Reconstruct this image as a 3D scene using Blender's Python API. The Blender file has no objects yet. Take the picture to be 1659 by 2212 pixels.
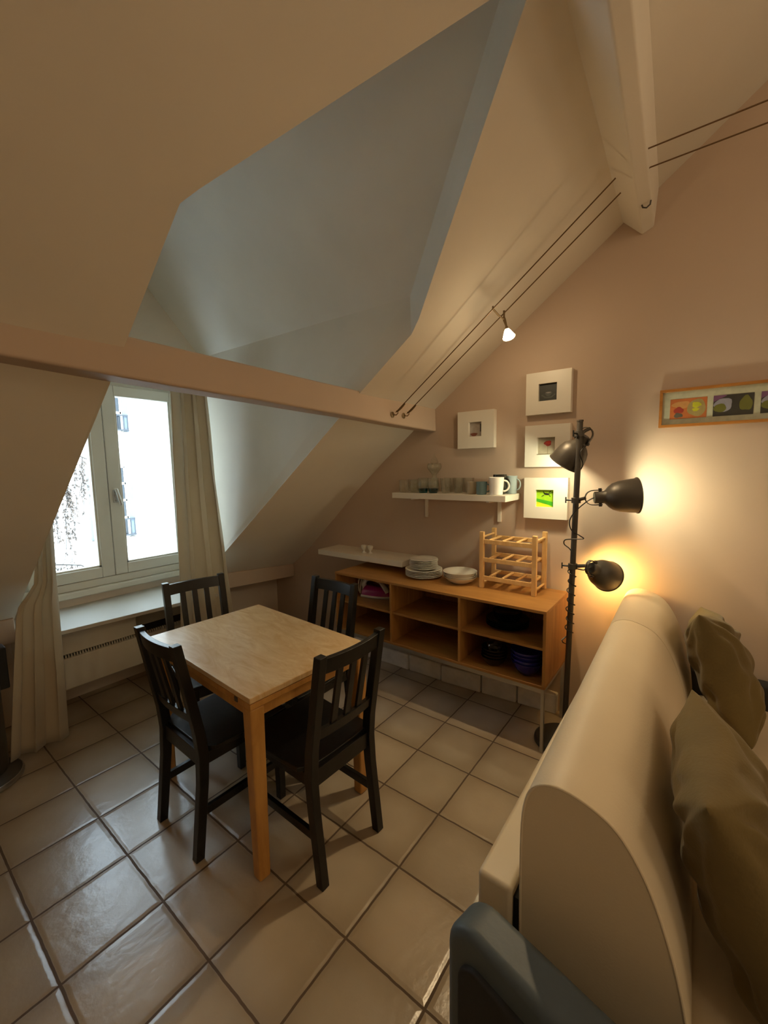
import bpy, bmesh, math, random
from mathutils import Vector, Matrix, noise

random.seed(7)
scene = bpy.context.scene
COL = scene.collection
R = math.radians

# ------------------------------------------------------------------ camera, sky, sun, exposure
CAM = Vector((-0.2641067, -2.6891538, 1.544125))
CR = Vector((0.6061898, -0.7951341, -0.0171963))
CU = Vector((0.0955930, 0.0513785, 0.9940937))
CF = Vector((0.7895542, 0.6042533, -0.1071543))
cam_data = bpy.data.cameras.new('camera')
cam = bpy.data.objects.new('camera', cam_data)
COL.objects.link(cam)
cam.matrix_world = Matrix((
    (CR.x, CU.x, -CF.x, CAM.x),
    (CR.y, CU.y, -CF.y, CAM.y),
    (CR.z, CU.z, -CF.z, CAM.z),
    (0, 0, 0, 1)))
cam_data.sensor_fit = 'HORIZONTAL'
cam_data.sensor_width = 36.0
cam_data.lens = 899.28 / 1659 * 36.0
cam_data.clip_start = 0.02
scene.camera = cam

scene.view_settings.view_transform = 'Standard'
scene.view_settings.look = 'None'
scene.view_settings.gamma = 1.0
scene.view_settings.use_curve_mapping = False
scene.view_settings.exposure = -0.13
scene.cycles.max_bounces = 12
scene.cycles.diffuse_bounces = 8
scene.cycles.transparent_max_bounces = 24
scene.cycles.sample_clamp_indirect = 6.0
scene.cycles.caustics_reflective = False
scene.cycles.caustics_refractive = False

SKY_COLOR, SKY_STRENGTH = (0.68, 0.84, 1.0), 12.0
SUN_STRENGTH = 6.0
world = bpy.data.worlds.new('sky')
scene.world = world
world.use_nodes = True
bg = world.node_tree.nodes['Background']
bg.inputs[0].default_value = (*SKY_COLOR, 1)
bg.inputs[1].default_value = SKY_STRENGTH

def lamp(name, kind, loc, power, color, radius=0.03, rot=None, **kw):
    d = bpy.data.lights.new(name, kind)
    d.energy = power
    d.color = color
    if kind in ('POINT', 'SPOT'):
        d.shadow_soft_size = radius
    for k, v in kw.items():
        setattr(d, k, v)
    o = bpy.data.objects.new(name, d)
    o.location = loc
    if rot is not None:
        o.rotation_euler = rot
    COL.objects.link(o)
    return o

def aim(d):
    return Vector(d).to_track_quat('-Z', 'Y').to_euler()

lamp('sun', 'SUN', (0, -6, 12), SUN_STRENGTH, (1.0, 0.97, 0.92), rot=aim((0.25, 0.75, -0.62)), angle=R(0.5))
# lamps of the part of the room behind the photographer
lamp('room_lamp_light', 'POINT', (0.9, -4.4, 2.6), 22, (1.0, 0.75, 0.48), 0.25)
lamp('room_lamp_light', 'POINT', (-0.9, -5.2, 1.7), 22, (1.0, 0.78, 0.52), 0.20)
SPOT_POWER = 40
FLOOR_LAMP_TOP, FLOOR_LAMP_MID, FLOOR_LAMP_LOW = 7.5, 7.2, 5.5

# ------------------------------------------------------------------ materials
def lin(h):
    h = h.lstrip('#')
    out = []
    for i in (0, 2, 4):
        c = int(h[i:i + 2], 16) / 255
        out.append(c / 12.92 if c <= 0.04045 else ((c + 0.055) / 1.055) ** 2.4)
    return (*out, 1)

def mat(name, color, rough=0.6, metal=0.0, var=0.0, vscale=8.0, bump=0.0, bscale=60.0, sheen=0.0, spec=0.5, emit=None, estr=0.0, coat=0.0, stretch=None):
    m = bpy.data.materials.new(name)
    m.use_nodes = True
    nt = m.node_tree
    b = nt.nodes['Principled BSDF']
    c = lin(color) if isinstance(color, str) else (*color, 1)
    b.inputs['Base Color'].default_value = c
    b.inputs['Roughness'].default_value = rough
    b.inputs['Metallic'].default_value = metal
    b.inputs['Specular IOR Level'].default_value = spec
    b.inputs['Sheen Weight'].default_value = sheen
    b.inputs['Coat Weight'].default_value = coat
    if emit:
        b.inputs['Emission Color'].default_value = (*emit, 1)
        b.inputs['Emission Strength'].default_value = estr
    tc = nt.nodes.new('ShaderNodeTexCoord')
    vec = tc.outputs['Object']
    if stretch:
        mp = nt.nodes.new('ShaderNodeMapping')
        mp.inputs['Scale'].default_value = stretch
        nt.links.new(vec, mp.inputs['Vector'])
        vec = mp.outputs['Vector']
    if var > 0:
        n = nt.nodes.new('ShaderNodeTexNoise')
        n.inputs['Scale'].default_value = vscale
        n.inputs['Detail'].default_value = 4
        nt.links.new(vec, n.inputs['Vector'])
        r = nt.nodes.new('ShaderNodeValToRGB')
        r.color_ramp.elements[0].position = 0.3
        r.color_ramp.elements[1].position = 0.7
        r.color_ramp.elements[0].color = (c[0] * (1 - var), c[1] * (1 - var), c[2] * (1 - var), 1)
        r.color_ramp.elements[1].color = (min(1, c[0] * (1 + var)), min(1, c[1] * (1 + var)), min(1, c[2] * (1 + var)), 1)
        nt.links.new(n.outputs['Fac'], r.inputs['Fac'])
        nt.links.new(r.outputs['Color'], b.inputs['Base Color'])
    if bump > 0:
        n2 = nt.nodes.new('ShaderNodeTexNoise')
        n2.inputs['Scale'].default_value = bscale
        n2.inputs['Detail'].default_value = 3
        nt.links.new(tc.outputs['Object'], n2.inputs['Vector'])
        bp = nt.nodes.new('ShaderNodeBump')
        bp.inputs['Strength'].default_value = bump
        bp.inputs['Distance'].default_value = 0.01
        nt.links.new(n2.outputs['Fac'], bp.inputs['Height'])
        nt.links.new(bp.outputs['Normal'], b.inputs['Normal'])
    return m

def wood(name, c1, c2, stretch, scale=4.0, rough=0.4, dist=1.2, coat=0.0, bump=0.03):
    m = bpy.data.materials.new(name)
    m.use_nodes = True
    nt = m.node_tree
    b = nt.nodes['Principled BSDF']
    b.inputs['Roughness'].default_value = rough
    b.inputs['Coat Weight'].default_value = coat
    tc = nt.nodes.new('ShaderNodeTexCoord')
    mp = nt.nodes.new('ShaderNodeMapping')
    mp.inputs['Scale'].default_value = stretch
    nt.links.new(tc.outputs['Object'], mp.inputs['Vector'])
    n = nt.nodes.new('ShaderNodeTexNoise')
    n.inputs['Scale'].default_value = scale
    n.inputs['Detail'].default_value = 7
    n.inputs['Roughness'].default_value = 0.62
    n.inputs['Distortion'].default_value = dist
    nt.links.new(mp.outputs['Vector'], n.inputs['Vector'])
    r = nt.nodes.new('ShaderNodeValToRGB')
    r.color_ramp.elements[0].position = 0.34
    r.color_ramp.elements[1].position = 0.66
    r.color_ramp.elements[0].color = lin(c1)
    r.color_ramp.elements[1].color = lin(c2)
    nt.links.new(n.outputs['Fac'], r.inputs['Fac'])
    nt.links.new(r.outputs['Color'], b.inputs['Base Color'])
    bp = nt.nodes.new('ShaderNodeBump')
    bp.inputs['Strength'].default_value = bump
    bp.inputs['Distance'].default_value = 0.004
    nt.links.new(n.outputs['Fac'], bp.inputs['Height'])
    nt.links.new(bp.outputs['Normal'], b.inputs['Normal'])
    return m

def thin_glass(name, tint=(1, 1, 1), base=0.06, edge=0.55, blend=0.35):
    m = bpy.data.materials.new(name)
    m.use_nodes = True
    nt = m.node_tree
    nt.nodes.remove(nt.nodes['Principled BSDF'])
    out = nt.nodes['Material Output']
    tr = nt.nodes.new('ShaderNodeBsdfTransparent')
    tr.inputs[0].default_value = (*tint, 1)
    gl = nt.nodes.new('ShaderNodeBsdfGlossy')
    gl.inputs['Roughness'].default_value = 0.03
    lw = nt.nodes.new('ShaderNodeLayerWeight')
    lw.inputs['Blend'].default_value = blend
    mr = nt.nodes.new('ShaderNodeMapRange')
    mr.inputs['To Min'].default_value = base
    mr.inputs['To Max'].default_value = edge
    nt.links.new(lw.outputs['Facing'], mr.inputs['Value'])
    mx = nt.nodes.new('ShaderNodeMixShader')
    nt.links.new(mr.outputs['Result'], mx.inputs[0])
    nt.links.new(tr.outputs[0], mx.inputs[1])
    nt.links.new(gl.outputs[0], mx.inputs[2])
    nt.links.new(mx.outputs[0], out.inputs['Surface'])
    return m

def floor_material():
    m = bpy.data.materials.new('floor_tiles')
    m.use_nodes = True
    nt = m.node_tree
    N, L = nt.nodes, nt.links
    b = N['Principled BSDF']
    b.inputs['Specular IOR Level'].default_value = 0.75
    tc = N.new('ShaderNodeTexCoord')
    mp = N.new('ShaderNodeMapping')
    s = 1 / 0.305
    mp.inputs['Scale'].default_value = (s, s, 0)
    L.new(tc.outputs['Object'], mp.inputs['Vector'])
    sep = N.new('ShaderNodeSeparateXYZ')
    # slightly wavy grout lines
    wn = N.new('ShaderNodeTexNoise')
    wn.inputs['Scale'].default_value = 5.0
    L.new(mp.outputs['Vector'], wn.inputs['Vector'])
    wsub = N.new('ShaderNodeVectorMath'); wsub.operation = 'SUBTRACT'
    wsub.inputs[1].default_value = (0.5, 0.5, 0.5)
    L.new(wn.outputs['Color'], wsub.inputs[0])
    wsc = N.new('ShaderNodeVectorMath'); wsc.operation = 'SCALE'
    wsc.inputs['Scale'].default_value = 0.018
    L.new(wsub.outputs[0], wsc.inputs[0])
    wadd = N.new('ShaderNodeVectorMath'); wadd.operation = 'ADD'
    L.new(mp.outputs['Vector'], wadd.inputs[0]); L.new(wsc.outputs[0], wadd.inputs[1])
    flat = N.new('ShaderNodeVectorMath'); flat.operation = 'MULTIPLY_ADD'; flat.inputs[1].default_value = (1, 1, 0); flat.inputs[2].default_value = (0, 0, 0.5)
    L.new(wadd.outputs[0], flat.inputs[0])
    wadd = flat
    L.new(wadd.outputs[0], sep.inputs[0])
    ds = []
    for ax in ('X', 'Y'):
        f = N.new('ShaderNodeMath'); f.operation = 'FRACT'
        L.new(sep.outputs[ax], f.inputs[0])
        a = N.new('ShaderNodeMath'); a.operation = 'SUBTRACT'; a.inputs[1].default_value = 0.5
        L.new(f.outputs[0], a.inputs[0])
        c = N.new('ShaderNodeMath'); c.operation = 'ABSOLUTE'
        L.new(a.outputs[0], c.inputs[0])
        ds.append(c)
    mx = N.new('ShaderNodeMath'); mx.operation = 'MAXIMUM'
    L.new(ds[0].outputs[0], mx.inputs[0]); L.new(ds[1].outputs[0], mx.inputs[1])
    gm = N.new('ShaderNodeMapRange'); gm.interpolation_type = 'SMOOTHSTEP'
    gm.inputs['From Min'].default_value = 0.482; gm.inputs['From Max'].default_value = 0.490
    L.new(mx.outputs[0], gm.inputs['Value'])
    fl = N.new('ShaderNodeVectorMath'); fl.operation = 'FLOOR'
    L.new(wadd.outputs[0], fl.inputs[0])
    wh = N.new('ShaderNodeTexWhiteNoise'); wh.noise_dimensions = '3D'
    L.new(fl.outputs[0], wh.inputs['Vector'])
    # cloudy firing pattern of each tile
    off = N.new('ShaderNodeVectorMath'); off.operation = 'MULTIPLY_ADD'
    off.inputs[1].default_value = (7, 7, 7)
    L.new(wh.outputs['Color'], off.inputs[0]); L.new(wadd.outputs[0], off.inputs[2])
    cl = N.new('ShaderNodeTexNoise'); cl.inputs['Scale'].default_value = 1.1; cl.inputs['Detail'].default_value = 3
    L.new(off.outputs[0], cl.inputs['Vector'])
    dd = N.new('ShaderNodeVectorMath'); dd.operation = 'FRACTION'
    L.new(wadd.outputs[0], dd.inputs[0])
    dc = N.new('ShaderNodeVectorMath'); dc.operation = 'DISTANCE'; dc.inputs[1].default_value = (0.5, 0.5, 0.5)
    L.new(dd.outputs[0], dc.inputs[0])
    rim = N.new('ShaderNodeMapRange'); rim.interpolation_type = 'SMOOTHSTEP'
    rim.inputs['From Min'].default_value = 0.2; rim.inputs['From Max'].default_value = 0.62
    L.new(dc.outputs['Value'], rim.inputs['Value'])
    mixf = N.new('ShaderNodeMath'); mixf.operation = 'MULTIPLY_ADD'; mixf.inputs[1].default_value = 0.26
    cs = N.new('ShaderNodeMath'); cs.operation = 'MULTIPLY'; cs.inputs[1].default_value = 0.45
    L.new(cl.outputs['Fac'], cs.inputs[0])
    L.new(rim.outputs[0], mixf.inputs[0]); L.new(cs.outputs[0], mixf.inputs[2])
    ramp = N.new('ShaderNodeValToRGB')
    ramp.color_ramp.elements[0].position = 0.1; ramp.color_ramp.elements[0].color = lin('c0b29d')
    ramp.color_ramp.elements[1].position = 0.85; ramp.color_ramp.elements[1].color = lin('8d7960')
    L.new(mixf.outputs[0], ramp.inputs['Fac'])
    hsv = N.new('ShaderNodeHueSaturation')
    vr = N.new('ShaderNodeMapRange'); vr.inputs['To Min'].default_value = 0.9; vr.inputs['To Max'].default_value = 1.08
    L.new(wh.outputs['Value'], vr.inputs['Value'])
    L.new(vr.outputs[0], hsv.inputs['Value']); L.new(ramp.outputs['Color'], hsv.inputs['Color'])
    mc = N.new('ShaderNodeMix'); mc.data_type = 'RGBA'
    mc.inputs['B'].default_value = lin('5a4733')
    L.new(gm.outputs[0], mc.inputs['Factor']); L.new(hsv.outputs['Color'], mc.inputs['A'])
    L.new(mc.outputs['Result'], b.inputs['Base Color'])
    rr = N.new('ShaderNodeMapRange'); rr.inputs['To Min'].default_value = 0.27; rr.inputs['To Max'].default_value = 0.8
    L.new(gm.outputs[0], rr.inputs['Value']); L.new(rr.outputs[0], b.inputs['Roughness'])
    # undulating glaze + pillowed edges
    bn = N.new('ShaderNodeTexNoise'); bn.inputs['Scale'].default_value = 5.5; bn.inputs['Detail'].default_value = 4; bn.inputs['Roughness'].default_value = 0.55
    L.new(off.outputs[0], bn.inputs['Vector'])
    ed = N.new('ShaderNodeMapRange'); ed.interpolation_type = 'SMOOTHSTEP'
    ed.inputs['From Min'].default_value = 0.44; ed.inputs['From Max'].default_value = 0.492
    ed.inputs['To Min'].default_value = 1.0; ed.inputs['To Max'].default_value = 0.0
    L.new(mx.outputs[0], ed.inputs['Value'])
    hs = N.new('ShaderNodeMath'); hs.operation = 'MULTIPLY_ADD'; hs.inputs[1].default_value = 0.9
    L.new(ed.outputs[0], hs.inputs[0]); L.new(bn.outputs['Fac'], hs.inputs[2])
    bp = N.new('ShaderNodeBump'); bp.inputs['Strength'].default_value = 0.48; bp.inputs['Distance'].default_value = 0.004
    L.new(hs.outputs[0], bp.inputs['Height']); L.new(bp.outputs['Normal'], b.inputs['Normal'])
    return m

M = {}
M['plaster'] = mat('ceiling_plaster', 'dcd5c8', 0.85, var=0.03, vscale=2.5, bump=0.12, bscale=14)
M['cheek'] = mat('dormer_plaster', 'd6d1c4', 0.8, var=0.04, vscale=3, bump=0.15, bscale=9)
M['pink_wall'] = mat('gable_wall_paint', 'c1ac99', 0.85, var=0.02, vscale=3, bump=0.08, bscale=30)
M['wall'] = mat('knee_wall_paint', 'cdbfaf', 0.85, var=0.02, vscale=3, bump=0.08, bscale=30)
M['beam'] = mat('painted_beam', 'bfab98', 0.75, var=0.03, vscale=4, bump=0.15, bscale=7)
M['floor'] = floor_material()
M['white_paint'] = mat('white_window_paint', 'c6c2b4', 0.42, var=0.02, vscale=6)
M['white_board'] = mat('white_board_paint', 'bab6ab', 0.5, var=0.02, vscale=6)
M['white_lacquer'] = mat('white_lacquer', 'e2dccf', 0.4, var=0.01, vscale=5)
M['brick'] = mat('white_plinth_blocks', 'e6e2da', 0.85, var=0.10, vscale=14, bump=0.35, bscale=22)
M['exterior'] = mat('roughcast', 'b9b4ab', 0.95, var=0.25, vscale=30, bump=0.5, bscale=40)
M['pane'] = thin_glass('window_glass', (0.97, 1, 1), 0.03, 0.4, 0.2)
M['facade'] = mat('facade_render', 'e6e4de', 0.9, var=0.03, vscale=1.5)
M['stone'] = mat('facade_stone', '77746e', 0.9, var=0.1, vscale=6)
M['shutter'] = mat('grey_shutter', '5d6870', 0.7, var=0.06, vscale=6)
M['dark_pane'] = mat('dark_window', '1d2228', 0.2, var=0.15, vscale=3)
M['iron_rail'] = mat('railing_iron', '33363a', 0.6, metal=0.2)
M['bark'] = mat('birch_bark', '3c3834', 0.9, var=0.3, vscale=20)
M['leaf'] = mat('dry_leaves', '5a5049', 0.8, var=0.45, vscale=3)
M['birch'] = wood('birch_veneer', 'cda46c', 'e2c596', (5.0, 1.3, 1), 2.6, 0.36, 2.2, coat=0.12)
M['birch_edge'] = wood('birch_solid', 'b07c3c', 'c8944e', (3, 3, 0.7), 6, 0.45, 0.6)
M['pine'] = wood('pale_rack_wood', 'cfa468', 'e0bd83', (3, 3, 1), 6, 0.5, 0.6)
M['oak'] = wood('oak_veneer', '976731', 'ad7e43', (10, 0.9, 10), 3, 0.42, 0.8)
M['oak_v'] = wood('oak_veneer_upright', '976731', 'b08045', (10, 10, 0.9), 3, 0.42, 0.8)
M['oak_frame'] = wood('oak_frame', '9c6227', 'b47a38', (8, 1, 8), 4, 0.4, 0.5)
M['black_wood'] = mat('black_stained_wood', '100f0e', 0.33, var=0.35, vscale=10, stretch=(6, 6, 1), bump=0.06, bscale=40)
M['steel'] = mat('brushed_steel', 'b9b7b2', 0.32, metal=0.9)
M['dark_metal'] = mat('dark_grey_metal', '4a453e', 0.45, metal=0.3, var=0.05, vscale=10)
M['shade_inside'] = mat('white_enamel', 'efe9dc', 0.5)
M['black_plastic'] = mat('black_plastic', '151515', 0.45)
M['bulb_white'] = mat('bulb_glow_white', 'fff4dd', 0.4, emit=(1.0, 0.86, 0.55), estr=12)
M['bulb_warm'] = mat('bulb_glow_warm', 'ffe2b0', 0.4, emit=(1.0, 0.66, 0.25), estr=12)
M['halogen'] = mat('halogen_glow', 'fff0d0', 0.3, emit=(1.0, 0.78, 0.48), estr=22)
M['bronze'] = mat('aged_metal', '7d6a4d', 0.45, metal=0.7)
M['cable'] = mat('tinned_cable', '6b5234', 0.5, metal=0.5)
M['leather'] = mat('cream_upholstery', 'd9cbb0', 0.5, var=0.025, vscale=5, bump=0.05, bscale=160)
M['gap'] = mat('black_gap_shade', '0c0b0a', 0.9)  # near-black colour standing in for the shade inside the sofa gap
M['velvet'] = mat('khaki_velvet', '67572c', 0.85, var=0.12, vscale=7, bump=0.1, bscale=120, sheen=0.15)
M['grey_leather'] = mat('slate_leather', '4f5a60', 0.5, var=0.08, vscale=6, bump=0.06, bscale=90)
M['grey_leather_dark'] = mat('charcoal_cloth', '2b2a28', 0.8, var=0.1, vscale=20, bump=0.1, bscale=200)
M['curtain'] = mat('beige_satin', 'cbbfa8', 0.42, var=0.03, vscale=6, sheen=0.3, bump=0.03, bscale=120)
def translucent(m, color, fac):
    nt = m.node_tree
    b = nt.nodes['Principled BSDF']
    out = nt.nodes['Material Output']
    tl = nt.nodes.new('ShaderNodeBsdfTranslucent')
    tl.inputs[0].default_value = lin(color)
    mx = nt.nodes.new('ShaderNodeMixShader')
    mx.inputs[0].default_value = fac
    nt.links.new(b.outputs[0], mx.inputs[1])
    nt.links.new(tl.outputs[0], mx.inputs[2])
    nt.links.new(mx.outputs[0], out.inputs['Surface'])
translucent(M['curtain'], 'cfc4ad', 0.3)
M['heater'] = mat('heater_enamel', 'cfc8b8', 0.45)
M['dark_slot'] = mat('dark_slot', '2b2620', 0.8)
M['china'] = mat('white_china', 'dcd8cd', 0.18)
M['china_rim'] = mat('china_edge', 'e6e2d8', 0.2)
M['green_plate'] = mat('dark_green_glaze', '14201c', 0.12)
M['dark_bowl'] = mat('dark_brown_glaze', '201b17', 0.12)
M['blue_bowl'] = mat('cobalt_glaze', '23277e', 0.12)
M['mug_beige'] = mat('beige_glaze', 'b3a68f', 0.25)
M['mug_blue'] = mat('dusty_blue_glaze', '6f8c94', 0.25)
M['mug_white'] = mat('white_glaze', 'efece4', 0.2)
M['mug_black'] = mat('black_glaze', '25231c', 0.15)
M['mug_pale'] = mat('pale_blue_glaze', 'a3b3b6', 0.22)
M['tumbler'] = thin_glass('clear_tableware', (0.97, 0.98, 0.96), 0.03, 0.58, 0.30)
M['teal'] = thin_glass('teal_glass', (0.02, 0.35, 0.40), 0.06, 0.4, 0.4)
M['magenta'] = mat('magenta_plastic', '9a1d6a', 0.28)
M['white_plastic'] = mat('white_plastic', 'dedbd4', 0.35)
M['cord_white'] = mat('cord_cloth', 'c9c0b2', 0.7)

# ------------------------------------------------------------------ geometry helpers
def smooth_path(pts, n=6):
    pts = [Vector(p) for p in pts]
    P_ = [pts[0]] + pts + [pts[-1]]
    out = []
    for i in range(1, len(P_) - 2):
        a, b, c, d = P_[i - 1:i + 3]
        for k in range(n):
            t = k / n
            out.append(0.5 * (2 * b + (c - a) * t + (2 * a - 5 * b + 4 * c - d) * t * t + (3 * b - a - 3 * c + d) * t ** 3))
    return out + [pts[-1]]

class G:
    def __init__(self):
        self.bm = bmesh.new()
        self.mi = 0

    def _faces(self, faces):
        for f in faces:
            f.material_index = self.mi
        return self

    def poly(self, pts):
        vs = [self.bm.verts.new(p) for p in pts]
        f = self.bm.faces.new(vs)
        f.material_index = self.mi
        return self

    def mesh(self, pts, faces):
        vs = [self.bm.verts.new(p) for p in pts]
        fs = []
        for f in faces:
            fs.append(self.bm.faces.new([vs[i] for i in f]))
        return self._faces(fs)

    def hexa(self, p):
        # p: 8 points, bottom 4 (ccw) then top 4
        return self.mesh(p, [(3, 2, 1, 0), (4, 5, 6, 7), (0, 1, 5, 4), (1, 2, 6, 5), (2, 3, 7, 6), (3, 0, 4, 7)])

    def box(self, x0, x1, y0, y1, z0, z1):
        return self.hexa([(x0, y0, z0), (x1, y0, z0), (x1, y1, z0), (x0, y1, z0), (x0, y0, z1), (x1, y0, z1), (x1, y1, z1), (x0, y1, z1)])

    def bar(self, p0, p1, w, h, up=(0, 0, 1)):
        p0, p1 = Vector(p0), Vector(p1)
        d = (p1 - p0).normalized()
        u = Vector(up)
        if abs(d.dot(u)) > 0.95:
            u = Vector((1, 0, 0))
        s = d.cross(u).normalized()
        u = s.cross(d).normalized()
        q = []
        for c in (p0, p1):
            for a, b in ((-1, -1), (1, -1), (1, 1), (-1, 1)):
                q.append(c + s * (a * w / 2) + u * (b * h / 2))
        return self.mesh(q, [(3, 2, 1, 0), (4, 5, 6, 7), (0, 1, 5, 4), (1, 2, 6, 5), (2, 3, 7, 6), (3, 0, 4, 7)])

    def tube(self, pts, r, seg=8, radii=None):
        pts = [Vector(p) for p in pts]
        n = len(pts)
        t0 = (pts[1] - pts[0]).normalized()
        nrm = t0.orthogonal().normalized()
        rings = []
        for i, p in enumerate(pts):
            t = (pts[min(i + 1, n - 1)] - pts[max(i - 1, 0)])
            if t.length < 1e-9:
                t = t0
            t.normalize()
            nrm = (nrm - t * nrm.dot(t))
            if nrm.length < 1e-6:
                nrm = t.orthogonal()
            nrm.normalize()
            bn = t.cross(nrm)
            rr = radii[i] if radii else r
            rings.append([self.bm.verts.new(p + (nrm * math.cos(a) + bn * math.sin(a)) * rr) for a in (2 * math.pi * k / seg for k in range(seg))])
        fs = []
        for a, b in zip(rings, rings[1:]):
            for k in range(seg):
                fs.append(self.bm.faces.new((a[k], a[(k + 1) % seg], b[(k + 1) % seg], b[k])))
        fs.append(self.bm.faces.new(list(reversed(rings[0]))))
        fs.append(self.bm.faces.new(rings[-1]))
        return self._faces(fs)

    def lathe(self, prof, seg=28, mtx=None, caps=False):
        mtx = mtx or Matrix.Identity(4)
        rings = []
        for r, z in prof:
            if r < 1e-6:
                rings.append([self.bm.verts.new(mtx @ Vector((0, 0, z)))])
            else:
                rings.append([self.bm.verts.new(mtx @ Vector((r * math.cos(a), r * math.sin(a), z))) for a in (2 * math.pi * k / seg for k in range(seg))])
        fs = []
        for a, b in zip(rings, rings[1:]):
            for k in range(seg):
                k2 = (k + 1) % seg
                if len(a) == 1 and len(b) == 1:
                    continue
                if len(a) == 1:
                    fs.append(self.bm.faces.new((a[0], b[k2], b[k])))
                elif len(b) == 1:
                    fs.append(self.bm.faces.new((a[k], a[k2], b[0])))
                else:
                    fs.append(self.bm.faces.new((a[k], a[k2], b[k2], b[k])))
        if caps:
            if len(rings[0]) > 1:
                fs.append(self.bm.faces.new(list(reversed(rings[0]))))
            if len(rings[-1]) > 1:
                fs.append(self.bm.faces.new(rings[-1]))
        return self._faces(fs)

    def prism(self, poly, axis, a, b):
        # poly: 2D outline in the two other axes (in xyz order), extruded along axis from a to b
        def P(q, d):
            if axis == 'x':
                return (d, q[0], q[1])
            if axis == 'y':
                return (q[0], d, q[1])
            return (q[0], q[1], d)
        n = len(poly)
        pts = [P(q, a) for q in poly] + [P(q, b) for q in poly]
        faces = [tuple(range(n - 1, -1, -1)), tuple(range(n, 2 * n))] + [(i, (i + 1) % n, n + (i + 1) % n, n + i) for i in range(n)]
        return self.mesh(pts, faces)

    def ball(self, c, r, seg=14, rings=8, sc=(1, 1, 1)):
        mtx = Matrix.Translation(c) @ Matrix.Diagonal((*sc, 1))
        prof = [(r * math.sin(math.pi * k / rings), -r * math.cos(math.pi * k / rings)) for k in range(rings + 1)]
        return self.lathe(prof, seg, mtx)

    def build(self, name, mats, parent=None, world=None, bevel=0.0, bseg=2, smooth=35, solid=0.0, subsurf=0, keep_normals=False):
        bm = self.bm
        if world is not None:
            bmesh.ops.translate(bm, verts=bm.verts, vec=-Vector(world))
        if not keep_normals:
            bmesh.ops.recalc_face_normals(bm, faces=bm.faces)
        me = bpy.data.meshes.new(name)
        bm.to_mesh(me)
        bm.free()
        for mm in (mats if isinstance(mats, (list, tuple)) else [mats]):
            me.materials.append(M[mm])
        if smooth:
            me.polygons.foreach_set('use_smooth', [True] * len(me.polygons))
            me.set_sharp_from_angle(angle=R(smooth))
        o = bpy.data.objects.new(name, me)
        COL.objects.link(o)
        if parent is not None:
            o.parent = parent
        if solid:
            sm = o.modifiers.new('solid', 'SOLIDIFY')
            sm.thickness = solid
            sm.offset = 0
        if bevel > 0:
            bv = o.modifiers.new('bevel', 'BEVEL')
            bv.width = bevel
            bv.segments = bseg
            bv.limit_method = 'ANGLE'
            bv.angle_limit = R(40)
            bv.harden_normals = True
        if subsurf:
            sb = o.modifiers.new('subsurf', 'SUBSURF')
            sb.levels = sb.render_levels = subsurf
        return o

def thing(name, label, cat, loc=(0, 0, 0), rotz=0.0, group=None):
    o = bpy.data.objects.new(name, None)
    COL.objects.link(o)
    o.location = loc
    o.rotation_euler = (0, 0, rotz)
    o.empty_display_size = 0.05
    o['label'] = label
    o['category'] = cat
    if group:
        o['group'] = group
    return o

def tag(o, label, cat, group=None):
    o['label'] = label
    o['category'] = cat
    if group:
        o['group'] = group
    return o

def struct(o, label=None, cat=None):
    o['kind'] = 'structure'
    if label:
        o['label'] = label
    if cat:
        o['category'] = cat
    return o

def dup(root, loc, rotz=None, label=None, group=None):
    r = root.copy()
    COL.objects.link(r)
    r.location = loc
    if rotz is not None:
        r.rotation_euler = (0, 0, rotz)
    if label:
        r['label'] = label
    if group:
        r['group'] = group
    for ch in list(root.children):
        c = ch.copy()
        COL.objects.link(c)
        c.parent = r
        for g in ch.children:
            d = g.copy()
            COL.objects.link(d)
            d.parent = c
    return r

def frame_from(axis, origin, up=(0, 0, 1)):
    z = Vector(axis).normalized()
    u = Vector(up)
    if abs(z.dot(u)) > 0.98:
        u = Vector((1, 0, 0))
    x = u.cross(z).normalized()
    y = z.cross(x)
    return Matrix(((x.x, y.x, z.x, origin[0]), (x.y, y.y, z.y, origin[1]), (x.z, y.z, z.z, origin[2]), (0, 0, 0, 1)))

# ------------------------------------------------------------------ room shell
XL, XG = -2.3, 2.35           # left wall, gable wall
YB = -6.2                     # back wall
def zr(y):                    # upper slope of the roof
    return 1.08 - 0.745 * y
RIDGE_Y = -3.6

g = G().box(XL - 0.1, XG + 0.1, YB - 0.1, 0.95, -0.12, 0.0)
struct(g.build('floor', 'floor', smooth=0), 'beige square ceramic tile floor with dark grout lines', 'floor')

g = G().prism([(YB - 0.1, -0.1), (1.0, -0.1), (1.0, 4.3), (YB - 0.1, 4.3)], 'x', XG, XG + 0.12)
struct(g.build('wall_right', 'pink_wall', smooth=0), 'pale pink gable wall carrying the pictures and shelves', 'wall')
g = G().prism([(YB - 0.1, -0.1), (1.0, -0.1), (1.0, 4.3), (YB - 0.1, 4.3)], 'x', XL - 0.12, XL)
struct(g.build('wall_left', 'plaster', smooth=0), 'plain wall closing the room on the left', 'wall')
g = G().box(XL, XG, YB - 0.12, YB, -0.1, 2.3)
struct(g.build('wall_back', 'plaster', smooth=0), 'plain wall behind the photographer', 'wall')

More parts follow.
